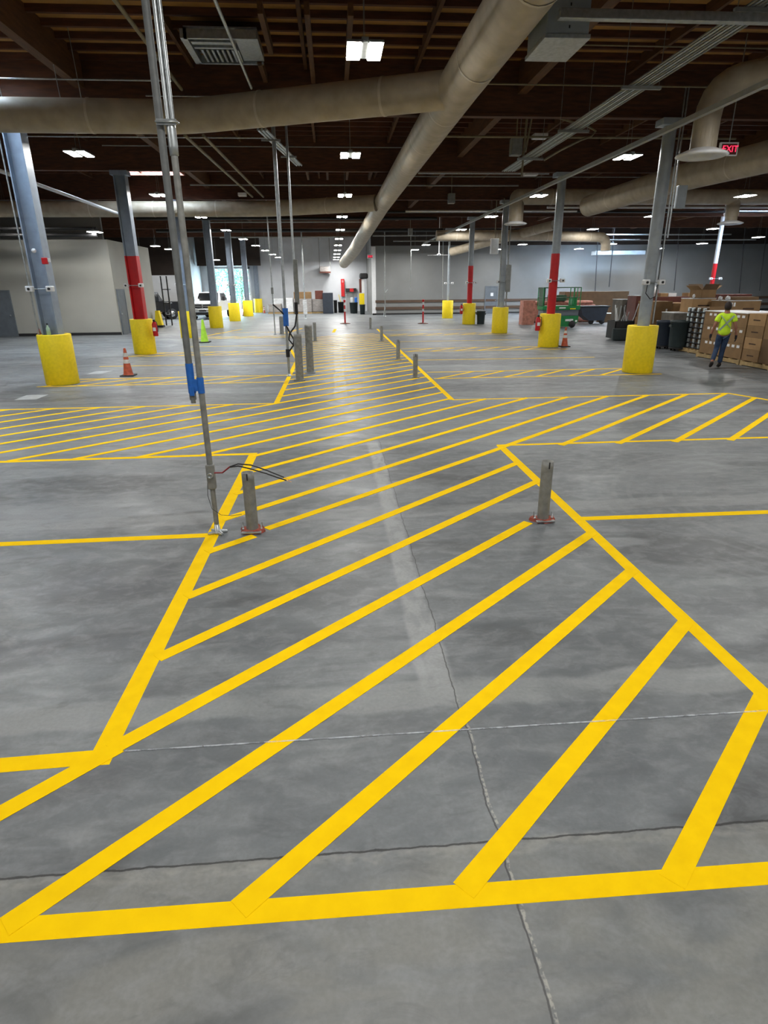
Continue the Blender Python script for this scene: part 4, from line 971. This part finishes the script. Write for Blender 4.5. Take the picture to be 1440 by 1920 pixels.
# second row behind
b0 = [(1262, 583, 1398, 587, 22.0, 1.2, 'long white sheet lying on the goods behind the bins', 'white')]
a = aty(1262, 586, 22.6); c = aty(1352, 583, 22.6)
wbox(a.x, 22.5, 0, 16.4, 23.4, a.z-.02, 'large clear wrapped load behind the two dark bins', 'crate', 'wrapped_load', 'wrapped load', None, top='white')
zt = a.z
a = aty(1296, 583, 22.5); c = aty(1343, 560, 22.5)
wbox(a.x, 22.5, zt+.001, c.x, 23.3, c.z, 'light brown printed box standing on the wrapped load', 'cardlite', marks=[('y', .25, .45, .5, .1, 'print')], top='wrapwhite')
zt2 = c.z
a = aty(1344, 592, 22.0); c = aty(1364, 560, 22.0)
wbox(a.x+.9, 23.45, 0, c.x+1.9, 24.25, c.z+.12, 'dark red panel box between the two printed light boxes', 'maroon')
a = aty(1364, 592, 21.3); c = aty(1428, 564, 21.3); ZLONG = c.z
wbox(a.x, 21.3, 0, c.x, 22.4, a.z, 'large plain brown crate supporting the long printed box', 'card')
wbox(a.x, 21.3, a.z, c.x, 22.4, c.z, 'long brown printed box on the crate at the right', 'card', marks=[('y', .45, .4, .35, .12, 'print'), ('y', .04, .6, .06, .3, 'white'), ('y', .13, .6, .06, .3, 'white')], top='wrapwhite')
a2 = aty(1375, 563, 21.6); c2 = aty(1420, 557, 21.6)
wbox(a2.x, 21.5, c.z+.02, c2.x, 22.2, c.z+.13, 'flat brown box lying on the long printed box', 'carddark')
# open boxes heap on top
a = aty(1308, 560, 22.6); c = aty(1345, 541, 22.6)
ZL = None
t = thing('open_carton', 'open cardboard box with raised flaps on top of the printed box', 'box', ((a.x+c.x)/2, 22.9, zt2+.03), .2)
b = MB(); w2 = .32; b.box(-w2, -.3, 0, w2, -.29, .28); b.box(-w2, .29, 0, w2, .3, .28); b.box(-w2, -.3, 0, -w2+.01, .3, .28); b.box(w2-.01, -.3, 0, w2, .3, .28); b.box(-w2, -.3, 0, w2, .3, .01); b.build('box_body', M['card'], t)
for s in (-1, 1):
    f = MB().box(0, -.3, 0, .01, .3, .26).build('flap', M['cardlite'], t, (s*w2, 0, .28)); f.rotation_euler.y = s*1.0
    f = MB().box(-w2, 0, 0, w2, .01, .24).build('flap', M['carddark'], t, (0, s*.3, .28)); f.rotation_euler.x = -s*.6
for (u, v, r, mt, lab) in ((1304, 544, .07, 'white', 'round white roll perched left of the open box'), (1352, 552, .07, 'wrapwhite', 'crumpled white wrap ball right of the open box'), (1366, 553, .08, 'wrapwhite', 'second crumpled white wrap ball above the long printed box')):
    p = aty(u, v, 22.9 if u < 1345 else 21.6); zz = zt2+.09 if u < 1345 else ZLONG+.09; yb = 22.9 if u < 1345 else 21.6
    bm = bmesh.new(); bmesh.ops.create_icosphere(bm, subdivisions=3, radius=r)
    for vtx in bm.verts: vtx.co *= 1+.18*math.sin(vtx.co.x*60)*math.cos(vtx.co.z*50+vtx.co.y*40)
    me = bpy.data.meshes.new('wrap_ball'); bm.to_mesh(me); bm.free(); me.materials.append(M[mt]); o = bpy.data.objects.new('wrap_ball', me); C.objects.link(o); o.location = (p.x, yb, zz); tag(o, lab, 'plastic wrap', 'scraps on the boxes')
# tall boxes left part, beside the nearest right column
a = aty(1216, 640, 24.3); c = aty(1262, 565, 24.3)
wbox(a.x, 24.3, 0, c.x, 25.6, c.z, 'tall brown box with a white tag right of the nearest right column', 'card', marks=[('y', .68, .68, .08, .14, 'white')])
a3 = aty(1263, 640, 24.5); c3 = aty(1300, 568, 24.5)
wbox(c.x+.03, 24.5, 0, c3.x, 25.7, c3.z, 'light cardboard box beside the tall brown box', 'cardlite')
a4 = aty(1208, 575, 25.9); c4 = aty(1305, 556, 25.9)
wbox(a4.x, 25.9, 0, c4.x, 27.3, c4.z, 'wide dark red cabinet behind the tall cardboard boxes', 'maroon', 'cabinet', 'cabinet', None)
wbox(aty(1188, 600, 25.9).x, 25.9, 0, a4.x-.05, 26.7, aty(1190, 555, 25.9).z, 'narrow maroon cabinet left of the nearest right column', 'maroon', 'cabinet', 'cabinet', None, top='wrapwhite')
a5 = aty(1240, 556, 26.3)
for (u0, u1, v0, dep, mt, lab) in ((1238, 1252, 552, .5, 'cardlite', 'flat light carton lying on the wide maroon cabinet'), (1253, 1268, 551, .4, 'white', 'white frame lying on the wide maroon cabinet'), (1290, 1308, 549, .5, 'cardlite', 'small pale carton at the right end of the maroon cabinet')):
    wbox(aty(u0, 556, 26.3).x, 26.3, c4.z, aty(u1, 556, 26.3).x, 26.3+dep, c4.z+.14, lab, mt, 'carton' if mt != 'white' else 'white_frame', 'box', None)
jug = thing('plastic_jug', 'white plastic jug with red label on the cabinet beside the column', 'jug', (aty(1226, 556, 26.2).x, 26.3, c4.z))
MB().lathe([(0, 0), (.16, 0), (.17, .25), (.12, .36), (.05, .42), (.05, .46), (0, .46)], seg=18).build('jug_body', M['white'], jug); MB().box(.02, -.175, .08, .13, -.15, .28, .01).build('jug_label', M['red'], jug)
# crate with long metal stock
a = aty(1163, 600, 27.2); c = aty(1188, 562, 27.2)
wbox(a.x, 27.2, 0, c.x, 28.2, c.z, 'grey wrapped crate with a pale top behind the metal offcuts', 'crate', 'wrapped_load', 'wrapped load', None, top='wrapwhite')
sb = thing('scrap_bin', 'dark green bin full of metal offcuts left of the nearest right guard', 'bin', (aty(1164, 625, 25.5).x, 25.6, 0))
MB().box(-.42, -.4, .08, .42, .4, .12).box(-.42, -.4, .1, .42, -.36, .78, .01).box(-.42, .36, .1, .42, .4, .78, .01).box(-.42, -.4, .1, -.38, .4, .78, .01).box(.38, -.4, .1, .42, .4, .78, .01).build('bin_body', M['black'], sb)
MB().box(-.55, -.55, .02, .2, -.42, .5, .03).build('side_tote', M['bin'], sb)
for x in (-.3, .3): MB().lathe([(0, -.03), (.06, -.03), (.06, .03), (0, .03)], (0, 0, 0), 12).build('wheel', M['rubber'], sb, (x, -.3, .06)).rotation_euler.x = PI/2
for k in range(11):
    x = random.uniform(-.25, .3); y = random.uniform(-.25, .2); tx = random.uniform(-.35, .3)
    MB().tube([(x, y, .3), (x+tx*.6, y-.1, .95), (x+tx, y-.12, 1.2+random.uniform(-.12, .25))], .022, 6).build('metal_offcut', M['galv' if k % 3 else 'white'], sb)
wbox(12.2, 23.85, 0, 12.75, 24.25, .55, 'small dark brown box on the floor left of the nearest right guard', 'card')
wbox(12.35, 24.6, 0, 12.75, 25.1, .95, 'plain cardboard box under the narrow maroon cabinet front', 'card')
# round bins
def bin_(x, y, r, h, label, mt='bin', dolly=True):
    t = thing('round_bin', label, 'bin', (x, y, 0), 0, 'round dark bins')
    z = .12 if dolly else 0.0
    MB().lathe([(0, z), (r*.80, z), (r*.84, z+.03), (r*.97, z+h-.08), (r*1.03, z+h-.07), (r*1.05, z+h), (r*.96, z+h), (r*.80, z+.05), (0, z+.05)], seg=32, caps=False).build('bin_body', M[mt], t)
    for s in (-1, 1): MB().box(s*r*1.0-.03, -.08, z+h-.22, s*r*1.0+.03, .08, z+h-.14, .01).build('handle', M[mt], t)
    if dolly:
        MB().lathe([(0, .08), (r*.82, .08), (r*.84, .12), (0, .12)], seg=24).build('dolly', M['rubber'], t)
        for k in range(4):
            aa = k*PI/2+.6; MB().lathe([(0, -.015), (.04, -.015), (.04, .015), (0, .015)], (0, 0, 0), 12).build('caster', M['rubber'], t, (r*.62*math.cos(aa), r*.62*math.sin(aa), .04)).rotation_euler.x = PI/2
bin_(aty(1245, 630, 21.75).x, 21.75, .31, .86, 'dark round bin on wheels, the left one of the pair by the boxes', 'binblue')
bin_(aty(1273, 635, 21.0).x, 21.0, .36, .90, 'grey-green round bin on wheels, the right one of the pair by the boxes')
bin_(8.85, 37.6, .26, .76, 'small dark bin on the floor before the grey partition door', 'bin', False)

# green lift machine
lf_ = thing('scissor_lift', 'green scissor lift with tall guard rails behind the second right column', 'lift', (12.15, 33.6, 0), 0)
b = MB(); b.prism([(-.95, .12), (-.8, .06), (.7, .06), (1.0, .30), (1.02, .62), (-1.0, .62), (-1.0, .3)], -.4, .5, 'y'); b.build('chassis', M['green'], lf_)
MB().box(-.95, -.38, .62, 1.0, .48, .93, .02).build('scissor_pack', M['doorgrey'], lf_)
MB().box(-1.0, -.42, .93, 1.05, .52, 1.14, .01).build('platform', M['green'], lf_)
b = MB()
for z in (1.55, 2.05):
    b.tube([(-1.0, -.4, z), (1.02, -.4, z), (1.02, .5, z), (-1.0, .5, z), (-1.0, -.4, z)], .022, 8)
b.build('guard_rail', M['darkgreen'], lf_)
for x, y in ((-1.0, -.4), (1.02, -.4), (1.02, .5), (-1.0, .5), (.45, -.4), (.65, -.4), (.83, -.4)):
    MB().tube([(x, y, 1.1), (x, y, 2.05)], .025, 8).build('rail_post', M['green'], lf_)
for x in (-.65, .68):
    for y in (-.44, .44): MB().lathe([(0, -.05), (.17, -.05), (.19, 0), (.17, .05), (0, .05)], (0, 0, 0), 18).build('wheel', M['rubber'], lf_, (x, y, .19)).rotation_euler.x = PI/2
for x, z, w_, h_ in ((-.35, .38, .25, .08), (-.3, .25, .3, .1), (-.2, .12, .18, .06), (.3, .35, .25, .1), (.55, .3, .18, .16), (-.1, 1.0, .35, .06), (.5, .96, .3, .05), (.85, .3, .1, .1)):
    MB().box(x, -.43 if z > .9 else -.41, z, x+w_, -.40, z+h_).build('decal', M['white' if z < .9 or x < 0 else 'sleeve'], lf_)
MB().box(.70, -.1, 1.14, .98, .45, 1.55, .02).build('control_box', M['green'], lf_)
MB().box(-1.0, -.36, 1.1, -.9, .4, 2.05, .01).build('entry_gate', M['darkgreen'], lf_)
tc = thing('tilt_cart', 'dark blue-grey tilt cart beside the green lift', 'cart', (15.25, 36.3, 0))
MB().prism([(-.95, .98), (-.75, .5), (-.35, .20), (.55, .20), (.75, .95), (.8, .98)], -.4, .45, 'y').build('hopper', M['binblue'], tc)
MB().box(-1.0, -.44, .96, .84, .49, 1.02, .015).build('rim', M['bin'], tc)
for x in (-.2, .45): MB().lathe([(0, -.05), (.15, -.05), (.15, .05), (0, .05)], (0, 0, 0), 16).build('wheel', M['rubber'], tc, (x, -.3, .15)).rotation_euler.x = PI/2
wbox(15.0, 40.5, 0, 19.3, 41.6, 1.75, 'long brown crate behind the green lift', 'carddark')
sal = thing('wrapped_bundle', 'salmon pink wrapped bundle lying behind the green lift', 'wrapped load', (13.8, 38.6, 0))
MB().box(-2.2, -.5, 0, 2.4, .5, 1.05, .15).build('bundle', M['salmon'], sal); MB().box(-2.1, -.45, 1.05, 2.2, .45, 1.25, .1).build('top_layer', M['salmon'], sal)
wbox(11.0, 36.2, 0, 11.7, 36.9, 1.35, 'salmon wrapped pack left of the green lift', 'salmon', 'wrapped_load', 'wrapped load', None)
wbox(13.2, 38.0, 1.26, 14.2, 38.6, 1.6, 'dark green tote on the salmon bundle', 'darkgreen', 'tote', 'tote', None)
wbox(16.4, 37.6, 0, 19.0, 38.4, .5, 'low wooden box right of the tilt cart', 'carddark', top='white')

# ================================================================ FAR WALL GOODS
def wrapped(u0, v0, u1, v1, Y, label, mt='wrap', top=None):
    a = aty(u0, v1, Y); c = aty(u1, v0, Y)
    t = thing('wrapped_pallet', label, 'wrapped pallet', ((a.x+c.x)/2, Y+.6, 0), 0, 'wrapped pallets along the far wall')
    w_ = c.x-a.x
    MB().box(-w_/2, -.6, .14, w_/2, .6, c.z, .03).build('wrapped_load', M[mt], t)
    MB().box(-w_/2, -.6, 0, w_/2, .6, .12).build('pallet_base', M['pallet'], t)
    if top: MB().box(-w_/2+.02, -.58, c.z, w_/2-.02, .58, c.z+.55, .02).build('top_carton', M[top], t)
wrapped(503, 570, 527, 586, 56, 'low grey wrapped pallet at the left end of the far wall')
wrapped(533, 559, 549, 586, 55.6, 'white wrapped pallet behind the middle conduit posts', 'wrapwhite')
wrapped(512, 560, 531, 586, 57.4, 'pale wrapped pallet left of the middle conduit posts', 'wrapwhite')
wrapped(552, 560, 584, 587, 55.5, 'grey wrapped pallet with a brown top carton at the far wall', 'wrap', 'card')
wrapped(586, 561, 606, 586, 55.8, 'grey wrapped pallet beside the tall black cabinet', 'wrap')
a = aty(591, 560, 56); tag(MB().box(a.x, 56, aty(591, 561, 55.8).z, aty(606, 560, 56).x, 56.7, aty(591, 545, 56).z, .02).build('red_crate', M['maroon']), 'dark red crate on top of the wrapped pallet by the black cabinet', 'crate')
a = aty(606, 587, 55); c = aty(624, 549, 55)
cb = thing('metal_cabinet', 'tall blue-black metal cabinet near the far wall', 'cabinet', ((a.x+c.x)/2, 55.4, 0))
w_ = c.x-a.x; MB().box(-w_/2, -.4, 0, w_/2, .4, c.z, .02).build('cabinet_body', M['binblue'], cb); MB().box(-w_/2+.03, -.415, .08, -.01, -.40, c.z-.05).build('door', M['binblue'], cb); MB().box(.01, -.415, .08, w_/2-.03, -.40, c.z-.05).build('door', M['binblue'], cb)
# small dark clutter
for (u0, v0, u1, v1, Y, mt, nm_, lab, cat) in ((626, 563, 632, 584, 56, 'blackpipe', 'trash_can', 'slim black trash can right of the metal cabinet', 'bin'), (634, 566, 646, 582, 56.5, 'black', 'floor_machine', 'dark floor machine near the red wall post', 'machine'),
                                             (656, 567, 671, 585, 54.5, 'bin', 'square_bin', 'dark square bin in front of the far door', 'bin'), (675, 571, 685, 589, 52.5, 'bin', 'round_tub', 'dark tub under the yellow board by the partition corner', 'bin'), ):
    a = aty(u0, v1, Y); c = aty(u1, v0, Y); t = thing(nm_, lab, cat, ((a.x+c.x)/2, Y+.3, 0)); w_ = c.x-a.x
    MB().lathe([(0, 0), (w_*.42, 0), (w_*.5, c.z-.05), (w_*.53, c.z-.04), (w_*.53, c.z), (0, c.z)], seg=4 if 'square' in nm_ or 'machine' in nm_ else 18).build('bin_body' if cat == 'bin' else 'housing', M[mt], t)
    if cat == 'machine': MB().tube([(0, 0, c.z*.8), (-.2, -.1, c.z+.6)], .03, 6).build('handle', M['sleeve'], t)
    if 'square' in nm_:
        for s, mm in ((-.15, 'wrapwhite'), (.2, 'bluetape')): MB().box(s-.12, -.1, c.z-.05, s+.12, .1, c.z+.4, .05).build('contents', M[mm], t)
a = aty(674, 571, 52.6); c = aty(683, 550, 52.6)
tag(MB().box(a.x, 52.6, a.z, c.x, 52.66, c.z, .01).build('yellow_board', M['sleeve']), 'yellow board hung near the partition wall corner above the dark tub', 'board')
a = aty(674, 549, 52.6); c = aty(683, 523, 52.6)
wbb = thing('notice_board', 'tall white and red board hung above the yellow board', 'board', (a.x, 52.6, a.z)); MB().box(.0, 0, 0, (c.x-a.x)*.45, .05, c.z-a.z).build('red_strip', M['maroon'], wbb); MB().box((c.x-a.x)*.45, 0, 0, c.x-a.x, .05, c.z-a.z).build('white_panel', M['white'], wbb)
a = aty(674, 523, 52.4); c = aty(690, 512, 52.4)
tag(MB().box(a.x, 52.4, a.z, c.x, 52.9, c.z, .12).build('hanging_gear', M['black']), 'black gear hung high at the partition corner', 'gear')
# red post on far wall, red sign over door
a = aty(640, 556, 59.3); c = aty(645.5, 523, 59.3)
rs = thing('fire_riser_sign', 'tall red sign post on the far wall left of the door', 'sign', (a.x, 59.35, a.z)); MB().box(0, 0, 0, c.x-a.x, .12, c.z-a.z, .01).build('sign_panel', M['red'], rs)
MB().box(.08, -.01, (c.z-a.z)*.8, c.x-a.x-.08, 0, (c.z-a.z)*.93).build('white_symbol', M['pink'], rs)
a = aty(648, 546, 59.4); c = aty(668, 540.5, 59.4)
tag(MB().box(a.x, 59.2, a.z, c.x, 59.6, c.z).build('door_hood', M['black']), 'dark hood over the far wall door', 'hood')
a = aty(656, 547, 59.0); c = aty(663, 541, 59.0)
tag(MB().box(a.x, 59.1, a.z, c.x, 59.16, c.z).build('red_sign', M['red']), 'small red sign over the far wall door', 'sign')
# wall heater
a = aty(600, 512, 59); c = aty(619, 500, 59)
ht = thing('unit_heater', 'grey unit heater hung high on the far wall', 'heater', ((a.x+c.x)/2, 58.9, a.z)); w_ = c.x-a.x
MB().box(-w_/2, -.4, .1, w_/2, .4, c.z-a.z, .03).build('heater_body', M['wrap'], ht); MB().box(-w_/2-.03, -.45, 0, w_/2+.03, .45, .1).build('base_rail', M['maroon'], ht)
for s in (-1, 1): MB().tube([(s*w_/2, 0, .3), (s*w_/2, 0, 6.9-a.z)], .03, 6).build('hanger', M['strut'], ht)
# soffit strip lit by the right skylight
a = aty(1108, 479, 49.5); c = aty(1200, 471, 49.5)
tag(MB().box(a.x, 48.6, a.z, c.x, 49.5, c.z, .01).build('ledge_duct', M['colgrey']), 'pale rectangular duct lit by daylight high before the partition wall', 'duct')

# ================================================================ VEHICLES
def pickup(loc, rz, body, label, grille='chrome'):
    t = thing('pickup_truck', label, 'pickup truck', loc, rz, None)
    w = 2.0; h2 = w/2
    # local: front towards -Y
    b = MB(); b.prism([(-2.75, .55), (-2.78, .85), (-2.70, 1.12), (-1.25, 1.25), (2.95, 1.25), (2.98, .55)], -h2, h2, 'x')
    bo = b.build('body', M[body], t)
    bv = bo.modifiers.new('bevel', 'BEVEL'); bv.width = .06; bv.segments = 3
    # cab with tumblehome
    prof = [(-1.35, 1.22), (-.65, 1.86), (.95, 1.90), (1.25, 1.24)]
    rings = []
    for x, s in ((-h2+.03, 0), (-h2+.16, 1), (h2-.16, 1), (h2-.03, 0)): pass
    vs = []
    for (y, z) in prof:
        k = (z-1.22)/.68; xx = h2-.04-.16*k; vs += [(-xx, y, z), (xx, y, z)]
    b = MB(); b.add(vs, [(0, 1, 3, 2), (2, 3, 5, 4), (4, 5, 7, 6), (0, 2, 4, 6), (1, 7, 5, 3), (0, 6, 7, 1)]); co = b.build('cab', M[body], t)
    m2 = co.modifiers.new('bevel', 'BEVEL'); m2.width = .05; m2.segments = 3
    # windscreen
    ws = MB(); ws.add([(-.80, -1.30, 1.30), (.80, -1.30, 1.30), (.70, -.72, 1.83), (-.70, -.72, 1.83), (-.80, -1.24, 1.28), (.80, -1.24, 1.28), (.70, -.66, 1.80), (-.70, -.66, 1.80)], [(0, 1, 2, 3), (4, 7, 6, 5), (0, 4, 5, 1), (1, 5, 6, 2), (2, 6, 7, 3), (3, 7, 4, 0)])
    ws.build('windscreen', M['carglass'], t)
    for s in (-1, 1):
        for (y0, y1) in ((-.95, .0), (.08, .92)):
            xa, xb = s*(h2-.035), s*(h2-.165); q = .0 if y0 > -.5 else .35
            g = MB(); g.add([(xa, y0, 1.30), (xa, y1, 1.30), (xb, y1, 1.80), (xb, y0+q, 1.80), (xa-s*.03, y0, 1.30), (xa-s*.03, y1, 1.30), (xb-s*.03, y1, 1.80), (xb-s*.03, y0+q, 1.80)], [(0, 1, 2, 3), (4, 7, 6, 5), (0, 4, 5, 1), (1, 5, 6, 2), (2, 6, 7, 3), (3, 7, 4, 0)])
            g.build('side_window', M['carglass'], t)
        mr = MB().box(s*(h2+.04), -1.05, 1.28, s*(h2+.24), -.93, 1.58, .03).build('mirror', M['black'], t)
        MB().box(s*(h2-.42), -2.81, .84, s*(h2-.06), -2.70, 1.06, .03).build('headlight', M['lamp'], t)
        for y in (-1.85, 1.75):
            wh = MB().lathe([(0, -.13), (.36, -.13), (.40, -.08), (.40, .08), (.36, .13), (0, .13)], (0, 0, 0), 26).build('wheel', M['rubber'], t, (s*(h2-.12), y, .40)); wh.rotation_euler.y = PI/2
            MB().lathe([(0, -.135), (.2, -.135), (.22, -.12), (.22, .12), (.2, .135), (0, .135)], (0, 0, 0), 18).build('hubcap', M['chrome'], wh)
    gr = MB().box(-.56, -2.83, .80, .56, -2.72, 1.08, .02).build('grille', M['black'], t)
    MB().box(-.60, -2.86, 1.06, .60, -2.74, 1.12, .01).box(-.56, -2.86, .92, .56, -2.80, .95).box(-.03, -2.86, .80, .03, -2.80, 1.08).build('grille_bar', M[grille], gr)
    MB().box(-1.0, -2.92, .52, 1.0, -2.70, .78, .05).build('front_bumper', M['chrome'], t)
    MB().box(-.26, -2.94, .56, .26, -2.91, .70).build('licence_plate', M['black'], t)
    MB().box(-.9, -2.75, .32, .9, -2.5, .54, .02).build('lower_valance', M['black'], t)
    return t
p = atz(383, 600); pickup((-9.3, 49.9, 0), -.06, 'carwhite', 'white pickup truck facing the camera behind the third left column')
pickup((-14.0, 48.6, 0), -1.15, 'carblack', 'black pickup truck parked left of the white one')
# lift gate / dark yellow forklift edge left
fk = thing('tool_trolley', 'dirty yellow trolley standing against the office side wall', 'trolley', (-10.5, 38.9, 0))
MB().prism([(-.22, 0), (.24, 0), (.10, .95), (-.08, .95)], -.2, .2, 'y').build('trolley_body', M['sleeve'], fk); MB().box(-.26, -.25, 0, .28, .25, .12, .02).build('base', M['black'], fk); MB().tube([(0, 0, .9), (.02, .1, 1.2)], .025, 8).build('handle', M['black'], fk)
rk = thing('storage_rack', 'black upright rack beside the office side wall', 'rack', (-10.55, 40.6, 0))
for x in (0, .35): MB().box(x, 0, 0, x+.07, .07, 2.9).build('upright', M['black'], rk)
for z in (.6, 1.3, 2.1): MB().box(0, 0, z, .42, .6, z+.05).build('shelf', M['black'], rk)
tag(MB().box(-17.4, 58.6, 0, -12.3, 59.4, .95, .02).build('wooden_bench', M['pallet']), 'light wooden bench along the far wall behind the black pickup', 'bench')

# ================================================================ LIGHT
w = bpy.data.worlds.new('world'); bpy.context.scene.world = w; w.use_nodes = True
bg = w.node_tree.nodes['Background']; bg.inputs[0].default_value = (.62, .85, 1.0, 1); bg.inputs[1].default_value = 7.0
sc = bpy.context.scene
sc.view_settings.view_transform = 'Standard'; sc.view_settings.look = 'None'; sc.view_settings.gamma = 1; sc.view_settings.use_curve_mapping = False
sc.view_settings.exposure = 2.35
sc.cycles.use_denoising = True
try: sc.cycles.denoiser = 'OPENIMAGEDENOISE'
except Exception: pass
sc.cycles.use_adaptive_sampling = True; sc.cycles.adaptive_threshold = .06; sc.cycles.adaptive_min_samples = 16; sc.cycles.max_bounces = 4; sc.cycles.diffuse_bounces = 3; sc.cycles.glossy_bounces = 2; sc.cycles.transparent_max_bounces = 8
sc.cycles.sample_clamp_indirect = 6
